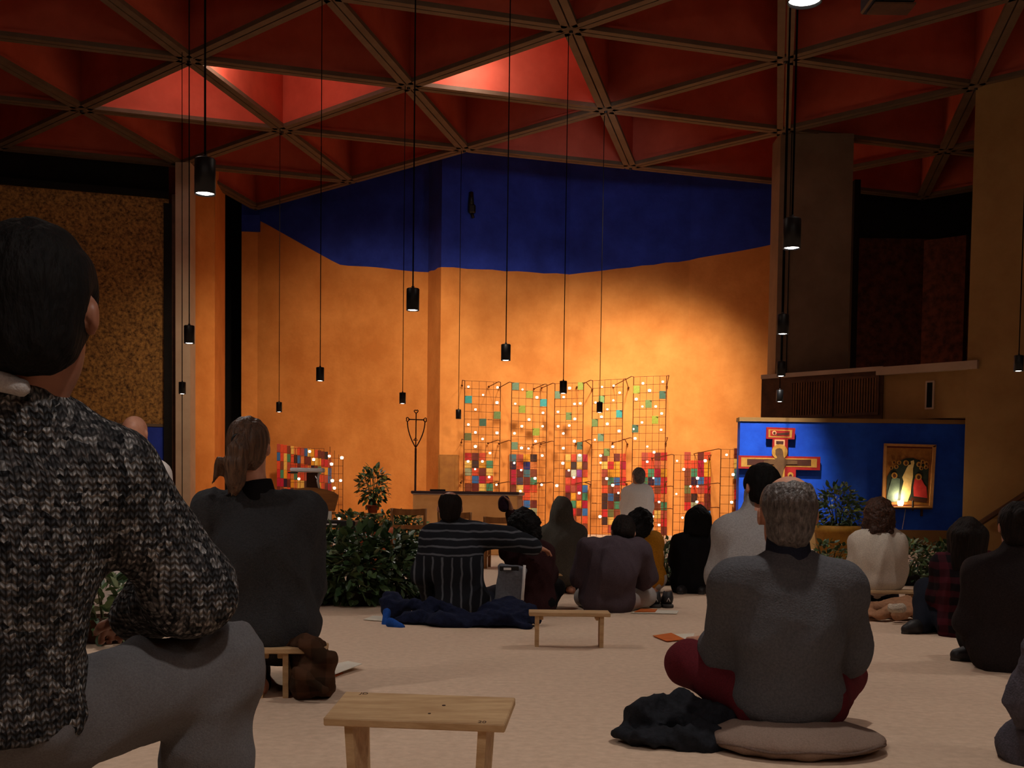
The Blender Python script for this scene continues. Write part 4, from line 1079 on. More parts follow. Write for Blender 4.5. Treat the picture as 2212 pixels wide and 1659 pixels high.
# ------------------------------------------------------------------ the people, nearest first
K = knit_material(); MATS['flecked_wool_knit'] = K
c_grey = cloth('grey_twill', (112, 110, 112), .86, 260); c_char = cloth('charcoal_fleece', (60, 60, 62), .82, 120, .4); c_slate = cloth('slate_fleece', (98, 98, 102), .84, 120, .4)
c_burg = cloth('burgundy_cotton', (104, 34, 42), .8, 200); c_heather = cloth('heather_knit', (176, 172, 170), .88, 140, .3); c_cream = cloth('cream_knit', (214, 202, 186), .88, 130, .3)
c_navy = cloth('dark_denim', (42, 46, 62), .75, 220); c_black = cloth('black_cotton', (24, 23, 25), .7, 200); c_purple = cloth('plum_sweatshirt', (86, 74, 82), .84, 160); c_mustard = cloth('mustard_wool', (196, 132, 34), .8, 120, .4)
c_ltgrey = cloth('light_grey_cotton', (176, 170, 166), .9, 200); c_maroon = cloth('dark_maroon_jacket', (60, 34, 36), .75, 160); c_hood = cloth('grey_green_hooded_coat', (86, 82, 74), .8, 140); c_robe = cloth('white_wool_robe', (232, 226, 222), .94, 90, .15)
c_dkcoat = cloth('dark_brown_coat', (46, 38, 38), .75, 120); c_jean = cloth('dark_jeans', (34, 38, 50), .75, 220); c_purgrey = cloth('purple_grey_fleece', (92, 88, 98), .8, 110, .4)
s_shoe = mat('dark_shoe', rgb(46, 44, 46), .55, rgb(30, 29, 30), 30, spec=.4)
F1 = [(.015, 11, 1, (1, 1, .6)), (.005, 24, 2, (1, 1, .6))]

# man in the knitted sweater, seated high, arm on his raised knee
person('man in a flecked dark knitted sweater leaning an arm on his bent grey knee', 1.95,
  dict(head=(80, 672, -.08), neck=(45, 880, -.06), shl=(-235, 1010, .02), shr=(215, 1028, .02), ell=(-330, 1300, .1), elr=(418, 1272, .12), wrl=(-250, 1480, .3), wrr=(300, 1330, .33),
       che=(-18, 1160, -.05), pel=(-45, 1500, .0), hil=(-95, 1560, .08), hir=(120, 1560, .05), knl=(60, 1690, .42), knr=(480, 1436, .22), anl=(40, 2150, .35), anr=(400, 2050, .22)),
  K, c_grey, h_black, m_skin2, s=1.0, head_yaw=-.12, hscale=1.12, loose=.030, tloose=.022, cut=.035, folds=[(.010, 10, 4, (1, 1, .8)), (.004, 26, 5, (1, 1, 1))], vox=.009, collar=.03, hem=.05,
  tfolds=[(.009, 13, 14, (1, .8, 1)), (.004, 32, 15, (1, 1, 1))], shoes=s_shoe, fine=.008)
# shirt collar showing at his neck
p_ = at(38, 838, 1.86); sd = SDF(.008); sd.cone(at(-70, 800, 1.80), at(48, 838, 1.80), .022, .015, .01); sd.cone(at(-70, 800, 1.80), at(-100, 840, 1.82), .022, .016, .01)
pr = [o for o in bpy.data.objects if o.name == 'person'][0]
skin(sd, 'shirt_collar', c_ltgrey, pr)

# ponytailed woman kneeling on a bench
person('person with a brown ponytail in a charcoal jacket kneeling on a pine prayer bench', 4.7,
  dict(head=(538, 968, 0), neck=(556, 1076, .0), shl=(458, 1104, -.04), shr=(645, 1108, .06), ell=(436, 1268, .05), elr=(664, 1268, .13), wrl=(520, 1345, .3), wrr=(640, 1350, .28),
       che=(560, 1190, -.02), pel=(590, 1345, 0), hil=(548, 1362, .02), hir=(632, 1362, .05), knl=(540, 1440, .48), knr=(660, 1440, .5), anl=(555, 1490, .02), anr=(650, 1490, .04), tol=(560, 1500, -.14), tor=(645, 1500, -.12)),
  c_char, c_black, h_brown, s=1.02, head_yaw=.32, head_pitch=.05, hairstyle='tail', loose=.036, folds=[(.020, 10, 21, (1, 1, .5)), (.007, 24, 22, (1, 1, .5))], vox=.010, collar=.03, hem=.09, inner=(c_black, .08))

# grey haired man on the cushion
person('grey-haired balding man in slate fleece and burgundy trousers sitting on a cushion', 3.80,
  dict(head=(1701, 1112, .02), neck=(1703, 1205, 0), shl=(1592, 1262, 0), shr=(1812, 1266, 0), ell=(1574, 1410, .12), elr=(1822, 1410, .12), wrl=(1535, 1392, .36), wrr=(1775, 1470, .38), hal=(1510, 1378, .45),
       che=(1704, 1345, -.02), pel=(1705, 1498, 0), hil=(1645, 1510, .02), hir=(1765, 1510, .02), knl=(1484, 1432, .26), knr=(1822, 1462, .36), anl=(1720, 1570, .52), anr=(1600, 1585, .40), tol=(1790, 1600, .55), tor=(1530, 1600, .5)),
  c_slate, c_burg, h_grey, s=1.0, hscale=1.16, hairstyle='bald', loose=.028, tloose=.020, folds=[(.013, 9, 31, (.7, 1, 1)), (.005, 22, 32, (.6, 1, 1))], vox=.010, collar=.03, hem=.05, inner=(c_navy, .09), tfolds=[(.006, 14, 33, (1, 1, 1))], shoes=s_shoe)

person('dark-haired person in a pale grey jumper kneeling just beyond the grey-haired man', 5.25,
  dict(head=(1643, 1053, 0), neck=(1640, 1108, 0), shl=(1578, 1146, 0), shr=(1706, 1146, .02), ell=(1557, 1246, .06), elr=(1728, 1250, .1), wrl=(1590, 1330, .3), wrr=(1690, 1330, .3), pel=(1642, 1380, 0),
       knl=(1600, 1440, .45), knr=(1690, 1440, .45), anl=(1605, 1462, -.02), anr=(1680, 1462, -.02), tol=(1605, 1470, -.17), tor=(1680, 1470, -.17)),
  c_heather, c_navy, h_black, s=.98, hscale=.9, head_yaw=-.25, loose=.022, folds=F1, collar=.085, hem=.04)

st = stripe_material('striped_wool', rgb(34, 36, 42), rgb(98, 102, 110), .42, .066); MATS['striped_wool'] = st
person('balding man in a dark striped jumper with an arm around his neighbour', 7.9,
  dict(head=(972, 1098, 0), neck=(975, 1138, 0), shl=(934, 1162, 0), shr=(1030, 1156, .02), ell=(915, 1238, .06), elr=(1098, 1164, .06), wrl=(930, 1290, .25), wrr=(1152, 1180, .14), pel=(998, 1302, 0),
       knl=(930, 1285, .42), knr=(1075, 1285, .42), anl=(1010, 1318, .5), anr=(985, 1318, .48)),
  st, c_navy, h_dkbrown, s=1.02, hairstyle='bald', loose=.030, folds=[(.008, 9, 41, (1, 1, .8))], hem=.06, collar=.05)

person('curly-haired person in a dark maroon jacket raising a hand beside the striped jumper', 8.3,
  dict(head=(1130, 1140, 0), neck=(1138, 1178, 0), shl=(1105, 1192, .05), shr=(1172, 1194, 0), ell=(1120, 1158, .28), elr=(1186, 1240, .08), wrl=(1106, 1112, .26), wrr=(1160, 1262, .3), hal=(1100, 1090, .25), pel=(1150, 1296, 0),
       knl=(1120, 1270, .4), knr=(1200, 1270, .3), anl=(1150, 1308, .5), anr=(1165, 1312, .42)),
  c_maroon, c_black, h_curlblk, s=.98, hairstyle='curly', head_yaw=-.3, loose=.026, folds=F1)
p_ = at(1089, 1082, 8.56); sd = SDF(.008); sd.ell(p_, (.042, .04, .042), None, .02); sd.cone(p_ - Vector((0, 0, .03)), p_ - Vector((0, 0, .04)), .044, .044, .02)
V, Q = sd.mesh(); o = np_mesh('knit_cap', V, Q, mat('plum_cap', rgb(66, 40, 58), .9, rgb(46, 28, 42), 60, .4)); tag(o, 'small plum knit cap held up in the raised hand', 'cap')

person('person in a grey coat with the hood up sitting on a bench', 9.9,
  dict(head=(1213, 1104, 0), neck=(1214, 1140, 0), shl=(1186, 1156, 0), shr=(1244, 1154, 0), ell=(1183, 1200, .06), elr=(1250, 1200, .06), wrl=(1200, 1228, .26), wrr=(1235, 1228, .26), pel=(1216, 1224, 0),
       knl=(1198, 1250, .45), knr=(1240, 1250, .45), anl=(1203, 1278, .05), anr=(1233, 1278, .05), tol=(1203, 1280, -.1), tor=(1233, 1280, -.1)),
  c_hood, c_black, h_black, s=.98, hairstyle='crop', hood='up', loose=.03, folds=[(.006, 12, 3, (1, 1, .6)), (.004, 30, 2, (1, 1, .6))], shirt_name='hooded_coat')

person('person in a plum hoodie with bowed head and pale trousers beside a pair of shoes', 8.3,
  dict(head=(1346, 1152, .08), neck=(1338, 1178, .0), shl=(1276, 1188, 0), shr=(1382, 1192, 0), ell=(1258, 1242, .08), elr=(1398, 1244, .1), wrl=(1300, 1280, .35), wrr=(1350, 1282, .36), che=(1325, 1222, -.06), pel=(1312, 1288, 0),
       knl=(1262, 1290, .34), knr=(1396, 1288, .30), anl=(1340, 1312, .46), anr=(1318, 1314, .40)),
  c_purple, c_ltgrey, h_dkbrown, s=1.04, head_pitch=.75, loose=.034, folds=F1, hood='down', hem=.06, shirt_name='hoodie')

person('person in a mustard jumper with dark curls in front of the white robe', 10.0,
  dict(head=(1384, 1132, 0), neck=(1390, 1158, 0), shl=(1368, 1170, .05), shr=(1410, 1170, -.04), ell=(1368, 1205, .1), elr=(1416, 1208, .02), wrl=(1385, 1232, .3), wrr=(1404, 1235, .22), pel=(1398, 1245, 0),
       knl=(1385, 1258, .45), knr=(1415, 1255, .45), anl=(1392, 1272, .05), anr=(1412, 1272, .05), tol=(1392, 1276, -.1), tor=(1412, 1276, -.1)),
  c_mustard, c_ltgrey, h_curlblk, s=.95, hairstyle='curly', head_pitch=.3, loose=.026, folds=F1, hem=.02)

person('black clad person kneeling in front of the short wire grid', 10.1,
  dict(head=(1508, 1124, 0), neck=(1504, 1158, 0), shl=(1473, 1174, 0), shr=(1530, 1174, 0), ell=(1464, 1216, .05), elr=(1538, 1216, .05), wrl=(1485, 1246, .24), wrr=(1520, 1246, .24), pel=(1496, 1250, 0),
       knl=(1478, 1266, .42), knr=(1515, 1266, .42), anl=(1478, 1274, -.02), anr=(1512, 1274, -.02), tol=(1470, 1278, -.16), tor=(1515, 1278, -.16)),
  c_black, c_black, h_black, s=1.0, hairstyle='bob', loose=.036, folds=F1, hem=.12, shoes=s_shoe, shirt_name='black_coat')

person('figure in a white robe kneeling upright before the glazed tiles', 15.8,
  dict(head=(1379, 1029, 0), neck=(1377, 1053, 0), shl=(1357, 1066, 0), shr=(1396, 1066, 0), ell=(1350, 1092, .05), elr=(1400, 1094, .05), wrl=(1362, 1105, .28), wrr=(1392, 1106, .28), pel=(1374, 1122, 0),
       knl=(1365, 1196, .1), knr=(1385, 1196, .1), anl=(1365, 1202, -.3), anr=(1385, 1202, -.3), tol=(1365, 1204, -.45), tor=(1385, 1204, -.45)),
  c_robe, None, h_grey, s=1.05, hairstyle='crop', head_yaw=-.4, robe=.23, folds=[(.02, 11, 71, (1, 1, .2))], vox=.016, loose=.03)

person('bald man in a white robe half hidden behind the knitted sweater', 7.4,
  dict(head=(293, 936, 0), neck=(288, 985, 0), shl=(222, 1020, 0), shr=(338, 1022, 0), ell=(205, 1130, .05), elr=(366, 1110, .08), wrl=(250, 1170, .3), wrr=(310, 1170, .3), pel=(288, 1165, 0),
       knl=(268, 1300, .3), knr=(318, 1300, .3), anl=(268, 1318, -.1), anr=(312, 1318, -.1), tol=(268, 1326, -.25), tor=(312, 1326, -.25)),
  c_robe, None, None, s=1.0, hairstyle=None, head_yaw=.2, robe=.26, folds=[(.016, 12, 81, (1, 1, .2))], vox=.014, loose=.03)

person('person in a cream jumper with wavy brown hair kneeling on a bench', 8.3,
  dict(head=(1896, 1114, 0), neck=(1896, 1154, 0), shl=(1862, 1174, 0), shr=(1926, 1174, 0), ell=(1848, 1226, .05), elr=(1938, 1228, .05), wrl=(1868, 1256, .24), wrr=(1920, 1256, .24), pel=(1892, 1250, 0),
       knl=(1868, 1290, .46), knr=(1920, 1290, .46), anl=(1874, 1325, .05), anr=(1915, 1325, .05), tol=(1874, 1330, -.1), tor=(1915, 1330, -.1)),
  c_cream, c_navy, h_curl, s=.96, hscale=.92, hairstyle='curly', loose=.032, folds=F1, collar=.05, hem=.03)

pl = stripe_material('plaid_flannel', rgb(26, 20, 24), rgb(76, 28, 38), 0, .085, plaid=1); MATS['plaid_flannel'] = pl
person('long-haired person in a dark red plaid shirt sitting with knees drawn up', 7.0,
  dict(head=(2090, 1164, 0), neck=(2088, 1208, 0), shl=(2046, 1228, .04), shr=(2126, 1230, -.02), ell=(2030, 1290, .12), elr=(2138, 1300, .06), wrl=(2020, 1300, .35), wrr=(2110, 1330, .3), pel=(2090, 1342, 0),
       knl=(2000, 1272, .36), knr=(2080, 1290, .42), anl=(1992, 1352, .14), anr=(2040, 1356, .28), tol=(1960, 1362, .10), tor=(2000, 1366, .22)),
  pl, c_jean, h_dkbrown, s=.98, hairstyle='long', head_yaw=.15, loose=.026, folds=F1, shoes=s_shoe, shirt_name='plaid_shirt')

person('dark-coated person with dark hair up, sitting on the floor at the picture edge', 5.6,
  dict(head=(2196, 1138, 0), neck=(2192, 1200, 0), shl=(2118, 1240, .04), shr=(2250, 1240, 0), ell=(2095, 1340, .1), elr=(2270, 1345, .1), wrl=(2120, 1390, .35), wrr=(2240, 1400, .35), pel=(2185, 1398, 0),
       knl=(2098, 1370, .42), knr=(2260, 1370, .42), anl=(2120, 1420, .30), anr=(2200, 1430, .5), tol=(2070, 1420, .30), tor=(2140, 1432, .55)),
  c_dkcoat, c_black, h_dkbrown, s=1.0, hairstyle='bun', loose=.03, folds=F1, collar=.05, shoes=s_shoe, shirt_name='coat')

person('person in purple-grey fleece of whom only an arm and knee show', 3.3,
  dict(head=(2440, 1090, 0), neck=(2430, 1200, 0), shl=(2310, 1290, 0), shr=(2560, 1290, 0), ell=(2236, 1500, .12), elr=(2600, 1480, .1), wrl=(2290, 1590, .34), wrr=(2540, 1560, .34), pel=(2430, 1590, 0),
       knl=(2216, 1612, .3), knr=(2600, 1612, .34), anl=(2450, 1660, .45), anr=(2400, 1665, .4)),
  c_purgrey, c_purgrey, h_dkbrown, s=1.02, loose=.034, folds=[(.018, 13, 91, (1, 1, .7)), (.007, 30, 92, (1, 1, 1))], tloose=.030, tfolds=[(.014, 15, 93, (1, 1, 1)), (.006, 34, 94, (1, 1, 1))])

# ------------------------------------------------------------------ furniture and things on the floor
def ax_from(p, yaw): return Matrix.Translation(p) @ Matrix.Rotation(yaw, 4, 'Z')
def bench(pf, yaw, w, d, h, label, tilt=.0, legin=.04, splay=0., marks=False, m_=None):
    """prayer bench: pf = front edge centre on the floor"""
    m_ = m_ or m_wood; root = empty('prayer_bench', pf, label, 'bench', 'prayer benches')
    A = Matrix.Rotation(yaw, 4, 'Z'); T = Matrix.Rotation(tilt, 4, 'X')
    m = MB(); S = A @ Matrix.Translation((0, d / 2, h - .009)) @ T
    m.bbox((0, 0, 0), (w, d, .022), 0, S, .003); o = m.build('seat', m_); o.parent = root
    if marks:
        for (x, y, r) in ((.055, .02, .005), (.03, -.045, .004)):
            m = MB(); m.lathe([(0, .0118), (r, .0118), (r, .0105)], (x, y, 0), 10); q = m.build('knot', m_knot); q.parent = root; q.matrix_local = S
        for (tx, px_, py_, rz) in (('JD', -w * .5 + .045, d * .5 - .02, 0), ('20', w * .5 - .07, -d * .5 + .006, 0)):
            cu = bpy.data.curves.new('lettering', 'FONT'); cu.body = tx; cu.size = .022; cu.extrude = .0004
            to0 = bpy.data.objects.new('lettering', cu); COL.objects.link(to0); bpy.context.view_layer.update(); me_ = bpy.data.meshes.new_from_object(to0.evaluated_get(bpy.context.evaluated_depsgraph_get())); bpy.data.objects.remove(to0); me_.materials.clear(); me_.materials.append(m_knot); to = bpy.data.objects.new('lettering', me_); COL.objects.link(to); to.parent = root; to.matrix_local = S @ Matrix.Translation((px_, py_, .0112))
    for sg in (-1, 1):
        m = MB(); x = sg * (w / 2 - legin)
        t = .011; tt = math.tan(tilt); zn, zf = h - .02 - d * .40 * tt, h - .02 + d * .40 * tt
        x0, x1 = x - t, x + t; xb = sg * splay
        vs = [(x0 + xb, d * .16, 0), (x1 + xb, d * .16, 0), (x1 + xb, d * .8, 0), (x0 + xb, d * .8, 0), (x0, d * .1, zn), (x1, d * .1, zn), (x1, d * .9, zf), (x0, d * .9, zf)]
        m.add([A @ Vector(v) for v in vs], ((3,2,1,0),(4,5,6,7),(0,1,5,4),(1,2,6,5),(2,3,7,6),(3,0,4,7))); o = m.build('leg', m_); o.parent = root
        m = MB(); m.bbox((x - sg * .022, d * .5, h - .032), (.022, d * .6, .022), 0, A, .003); o = m.build('batten', m_); o.parent = root
    return root
def fl(px, py): return atz(px, py, 0)
b0 = fl(905, 1782); 
fa, fb = at(698, 1553, 2.90), at(1090, 1582, 2.84); mid = (fa + fb) / 2; yaw = math.atan2(fb.y - fa.y, fb.x - fa.x)
bench(Vector((mid.x, mid.y, 0)), yaw, (fb - fa).length, .21, (fa.z + fb.z) / 2 + .026, 'pale pine prayer bench standing empty nearest the viewer', .16, .06, -.012, True)
fa, fb = at(1143, 1327, 6.2), at(1319, 1333, 6.2); mid = (fa + fb) / 2
bench(Vector((mid.x, mid.y, 0)), math.atan2(fb.y - fa.y, fb.x - fa.x), (fb - fa).length, .16, fa.z + .01, 'pale pine prayer bench standing empty behind the blue jacket', 0, .045)
fa, fb = at(1160, 1392, 6.3), at(1302, 1394, 6.3)
bench(Vector((at(590, 1395, 4.52).x, 4.5, 0)), .1, .42, .18, .20, 'pale pine prayer bench under the ponytailed person', 0, .16)
bench(Vector((at(1214, 1240, 9.85).x, 9.75, 0)), 0, .44, .17, .175, 'pine prayer bench under the hooded person', 0, .05)
bench(Vector((at(1895, 1240, 8.3).x, 8.14, 0)), 0, .56, .17, .185, 'pine prayer bench under the person in the cream jumper', 0, .05)
# low stool under the man in the knitted sweater (hardly in the picture)
q = at(10, 1560, 1.98); m = MB(); st_ = empty('low_stool', (q.x, q.y, 0), 'low wooden stool under the man in the knitted sweater', 'stool')
zt = max(.1, q.z - .19)
m.bbox((q.x, q.y, zt - .02), (.36, .3, .04), 0, None, .01); m.build('seat', m_wood, st_)
for sx in (-1, 1):
    for sy in (-1, 1): m = MB(); m.bbox((q.x + sx * .14, q.y + sy * .11, (zt - .04) / 2), (.04, .04, zt - .04), 0, None, .006); m.build('leg', m_wood, st_)

# cushion
q = Vector((at(1712, 1600, 3.72).x, 3.66, 0)); cu_ = empty('floor_cushion', (q.x, q.y + .1, 0), 'flat taupe floor cushion under the grey-haired man', 'cushion')
sd = SDF(.009); c0 = Vector((q.x + .01, q.y + .06, .038)); sd.ell(c0, (.285, .235, .046), None, .02); sd.ell(c0 + Vector((-.02, 0, .004)), (.22, .19, .046), None, .05)
skin(sd, 'cover', cloth('taupe_cotton', (150, 128, 114), .88, 150), cu_, [(.004, 18, 3, (1, 1, 1))])
m = MB(); m.tube([c0 + Vector((.283 * math.cos(a), .233 * math.sin(a), -.004 + .004 * math.sin(7 * a))) for a in np.linspace(0, 2 * math.pi, 61)], .0045, 6); m.build('piping', cloth('taupe_piping', (120, 100, 90), .85, 150), cu_)

def heap(name, blobs, vox, m, label, cat, folds, it=2, extra=()):
    sd = SDF(vox); c = sum((b[0] for b in blobs), Vector()) / len(blobs)
    for bb in blobs:
        if len(bb) == 2: sd.ell(bb[0], bb[1], None, .03)
        else: sd.cone(bb[0], bb[1], bb[2], bb[3], .025)
    sd.box((c.x, c.y, -.5), (2, 2, .5), None, 0, .005, True)
    root = empty(name, (c.x, c.y, 0), label, cat)
    skin(sd, 'cloth', m, root, folds, it); return root
V3 = Vector
# dark jacket beside the grey haired man
def P(px, py, Y): return at(px, py, Y)
J = heap('folded_jacket', [(P(1395,1560,3.85), (.09,.08,.085)), (P(1470,1545,3.9), (.11,.09,.075)), (P(1540,1560,3.85), (.10,.09,.08)), (P(1350,1582,3.8), (.05,.06,.03)), (P(1420,1596,3.72), (.12,.06,.035)), (P(1520,1600,3.7), (.12,.07,.05)), (P(1390,1535,3.9), P(1520,1575,3.75), .035, .03)],
     .009, cloth('black_nylon', (40, 42, 48), .7, 40), 'dark crumpled jacket lying beside the burgundy knee', 'jacket', [(.016, 17, 2, (1, 1, 1)), (.006, 42, 3, (1, 1, 1))])
# blue jacket around the striped man
bj = cloth('navy_padded_nylon', (30, 36, 62), .7, 30)
J = heap('heaped_jacket', [(P(850,1310,7.6), (.09,.12,.10)), (P(905,1340,7.3), (.16,.10,.07)), (P(980,1345,7.2), (.2,.12,.06)), (P(1060,1340,7.2), (.2,.12,.075)), (P(1125,1335,7.25), (.12,.12,.09)), (P(1085,1318,7.3), (.16,.1,.08)), (P(845,1300,7.6), P(930,1315,7.35), .05, .045), (P(860,1345,7.3), P(1140,1350,7.1), .035, .03), (P(930,1300,7.4), P(1000,1325,7.2), .04, .05)],
     .012, bj, 'navy padded jacket heaped on the floor around the striped jumper', 'jacket', [(.022, 14, 4, (1, 1, 1)), (.008, 34, 5, (1, 1, 1))])
sd = SDF(.009); sd.cone(P(836,1322,7.3), P(832,1350,7.25), .03, .025, .02); sd.cone(P(845,1345,7.12), P(866,1356,7.1), .035, .03, .02); skin(sd, 'bright_lining', cloth('bright_blue_nylon', (36, 84, 170), .85, 40), J, [(.006, 30, 2, (1, 1, 1))])
# brown plaid blanket by the bench
bp_ = stripe_material('brown_plaid', rgb(48, 34, 22), rgb(78, 52, 36), 0, .11, plaid=1)
J = heap('plaid_blanket', [(P(670,1420,4.6), (.085,.09,.10)), (P(690,1465,4.55), (.065,.09,.10)), (P(655,1475,4.5), (.05,.08,.07)), (P(575,1385,4.62), P(650,1388,4.6), .024, .035), (P(650,1388,4.5), P(715,1425,4.5), .03, .035), (P(715,1425,4.5), P(712,1490,4.5), .03, .03), (P(640,1450,4.42), P(700,1490,4.42), .026, .026)],
     .009, bp_, 'brown plaid blanket bundled beside the pine bench leg', 'blanket', [(.014, 20, 6, (1, 1, 1)), (.005, 50, 7, (1, 1, 1))])
# tan sheepskin coat
J = heap('tan_coat', [(P(1880,1314,8.0), P(1930,1309,8.05), .05, .06), (P(1900,1329,7.8), P(1955,1304,8.0), .04, .05), (P(1960,1314,7.95), (.12,.12,.06)), (P(1990,1319,7.9), (.1,.1,.055)), (P(1878,1326,7.9), (.06,.1,.025)), (P(1935,1329,7.75), P(1985,1314,7.8), .035, .04)],
     .011, cloth('tan_suede', (176, 130, 98), .85, 30), 'tan sheepskin coat lying on the floor behind the cream jumper', 'coat', [(.012, 17, 8, (1, 1, 1)), (.005, 40, 9, (1, 1, 1))])
sd = SDF(.01); sd.cone(P(1927,1314,7.66), P(1948,1313,7.66), .032, .034, .02); skin(sd, 'fleece_cuff', cloth('cream_fleece', (222, 206, 184), .85, 90, .6), J, [(.004, 60, 2, (1, 1, 1))])
# grey bag between the two
q = at(1106, 1265, 7.75); BG = empty('grey_bag', (q.x, q.y, 0), 'grey bag with white piping standing beside the striped jumper', 'bag')
sd = SDF(.010); sd.box(at(1103, 1266, 7.75), (.075, .05, .12), col(Matrix.Rotation(.12, 3, 'Y')), .02, .02); sd.box((q.x, q.y, -.5), (1, 1, .5), None, 0, .01, True); skin(sd, 'body', cloth('grey_nylon', (112, 114, 122), .85, 60), BG, [(.007, 22, 2, (1, 1, 1))])
m = MB(); m.tube([at(1133, 1221, 7.68), at(1131, 1260, 7.68), at(1127, 1308, 7.68)], .010, 8); m.build('piping', m_white, BG)
m = MB(); m.bbox(at(1100, 1228, 7.68), (.13, .012, .03), 0, None, .004); m.build('zip_panel', m_blackmetal, BG)
m = MB(); m.bbox(at(1096, 1229, 7.668), (.05, .004, .016), 0, None, .001); m.build('white_label', m_white, BG)

# pair of shoes
for k, px in enumerate((1417, 1444)):
    q = fl(px, 1314); q.y += .05
    r_ = empty('trainer', (q.x, q.y, 0), 'black trainer, the one nearer the plum hoodie' if k == 0 else 'black trainer, the outer one of the pair on the floor', 'shoe', 'pair of black trainers')
    sd = SDF(.008); sd.ell((q.x, q.y + .02, .06), (.042, .06, .055), None, .03); sd.cone((q.x, q.y + .08, .05), (q.x + .004, q.y + .19, .035), .045, .034, .03); sd.cone((q.x, q.y, .08), (q.x, q.y + .01, .115), .038, .035, .02); sd.ell((q.x, q.y + .012, .14), (.026, .034, .04), None, .012, True); sd.box((q.x, q.y, -.4), (1, 1, .412), None, 0, .005, True)
    skin(sd, 'upper', s_shoe, r_)
    sd = SDF(.007); sd.cone((q.x, q.y - .015, .014), (q.x + .004, q.y + .20, .014), .044, .038, .01); sd.box((q.x, q.y, .5), (1, 1, .472), None, 0, .004, True); sd.box((q.x, q.y, -.5), (1, 1, .5), None, 0, .004, True); skin(sd, 'sole', mat('shoe_sole', rgb(70, 66, 62), .8, rgb(50, 48, 46), 20), r_)
    m = MB(); m.tube([(q.x - .012, q.y - .045, .05), (q.x, q.y - .05, .075), (q.x + .012, q.y - .045, .05)], .004, 6); m.build('heel_tab', m_white, r_)

def sheet(name, pts, z, m, label, cat, curl=.0, z1=None):
    q = [fl(x, y) for x, y in pts]; c = sum(q, V3()) / len(q); b = MB(); n = len(q)
    vs = [(p.x, p.y, z + (curl if i in (1, 2) else 0)) for i, p in enumerate(q)]; vs += [(x, y, zz + .003) for x, y, zz in vs]
    b.add(vs, [tuple(reversed(range(n))), tuple(range(n, 2 * n))] + [(i, (i + 1) % n, (i + 1) % n + n, i + n) for i in range(n)])
    o = b.build(name, m); tag(o, label, cat); return o
sheet('song_sheet', [(700,1472),(782,1446),(752,1440),(688,1448)], .012, m_paper, 'white song sheet curling beside the plaid blanket', 'paper', .012)
sheet('orange_leaflet', [(700,1474),(742,1456),(722,1450),(690,1460)], .004, m_opaper, 'orange leaflet under the song sheet by the plaid blanket', 'leaflet')
sheet('song_sheet', [(1362,1326),(1462,1327),(1466,1321),(1395,1318)], .004, m_paper, 'white song sheet on the floor in front of the pair of trainers', 'paper')
sheet('orange_leaflet', [(1370,1325),(1415,1325),(1420,1319),(1385,1318)], .009, m_opaper, 'orange leaflet on the floor in front of the pair of trainers', 'leaflet')
sheet('orange_leaflet', [(1410,1376),(1440,1388),(1480,1384),(1450,1370)], .006, m_opaper, 'orange leaflet lying by the tip of the burgundy knee', 'leaflet')
sheet('song_sheet', [(1450,1372),(1440,1384),(1495,1386),(1500,1370)], .003, m_paper, 'white song sheet lying under the leaflet by the burgundy knee', 'paper')
sheet('song_sheet', [(785,1340),(835,1344),(840,1334),(805,1332)], .004, m_paper, 'white song sheet half under the navy jacket', 'paper')
sheet('song_sheet', [(1418,1256),(1450,1258),(1452,1252),(1424,1251)], .004, m_paper, 'white song sheet on the floor before the dark hedge plants', 'paper')

# chairs
def chair(px0, px1, ptop, Y, label, yaw=0., seat=.37):
    a, c = at(px0, ptop, Y), at(px1, ptop, Y); w = (c - a).length; zt = a.z; o = V3(((a.x + c.x) / 2, Y, 0))
    root = empty('rush_chair', o, label, 'chair', 'wooden chairs by the altar'); A = Matrix.Translation(o) @ Matrix.Rotation(yaw, 4, 'Z')
    for sg in (-1, 1):
        m = MB(); m.tube([A @ V3((sg * (w/2 - .02), 0, 0)), A @ V3((sg * (w/2 - .02), 0, seat)), A @ V3((sg * (w/2 - .01), -.05, zt))], .019, 8); m.build('back_post', m_wood2, root)
        m = MB(); m.tube([A @ V3((sg * (w/2 - .02), .36, 0)), A @ V3((sg * (w/2 - .02), .36, seat))], .019, 8); m.build('leg', m_wood2, root)
        m = MB(); m.tube([A @ V3((sg * (w/2 - .02), 0, .14)), A @ V3((sg * (w/2 - .02), .36, .14))], .011, 8); m.build('stretcher', m_wood2, root)
    for (z0, h_, nm) in ((zt - .075, .08, 'top_rail'), (zt - .23, .045, 'middle_rail')):
        m = MB(); n = 8
        for k in range(n):
            x0, x1 = -w/2 + .01 + (w - .02) * k / n, -w/2 + .01 + (w - .02) * (k + 1) / n
            f = lambda x: -.045 - .03 * (1 - (2 * x / w) ** 2)
            vs = [(x0, f(x0), z0), (x1, f(x1), z0), (x1, f(x1) + .02, z0), (x0, f(x0) + .02, z0)]; vs += [(x, y, z0 + h_ - (.012 * (1 - (2 * x / w) ** 2) if nm == 'top_rail' else 0)) for x, y, z in vs]
            m.add([A @ V3(v) for v in vs], ((3,2,1,0),(4,5,6,7),(0,1,5,4),(2,3,7,6)) + (((3,0,4,7),) if k == 0 else ()) + (((1,2,6,5),) if k == n - 1 else ()))
        m.build(nm, m_wood2, root)
    m = MB(); m.bbox((0, .18, seat - .02), (w - .02, .40, .04), 0, A, .015); m.build('seat', mat('rush_seat', rgb(190, 146, 60), .8, rgb(150, 110, 44), 60, stretch=(1, 8, 1)), root)
chair(845, 921, 1098, 13.0, 'wooden rush-seated chair nearest the plants, before the altar end', .05)
chair(947, 1019, 1106, 13.4, 'wooden rush-seated chair mostly hidden behind the balding man', -.05)
chair(1046, 1112, 1116, 13.2, 'wooden rush-seated chair before the middle of the altar', -.1)

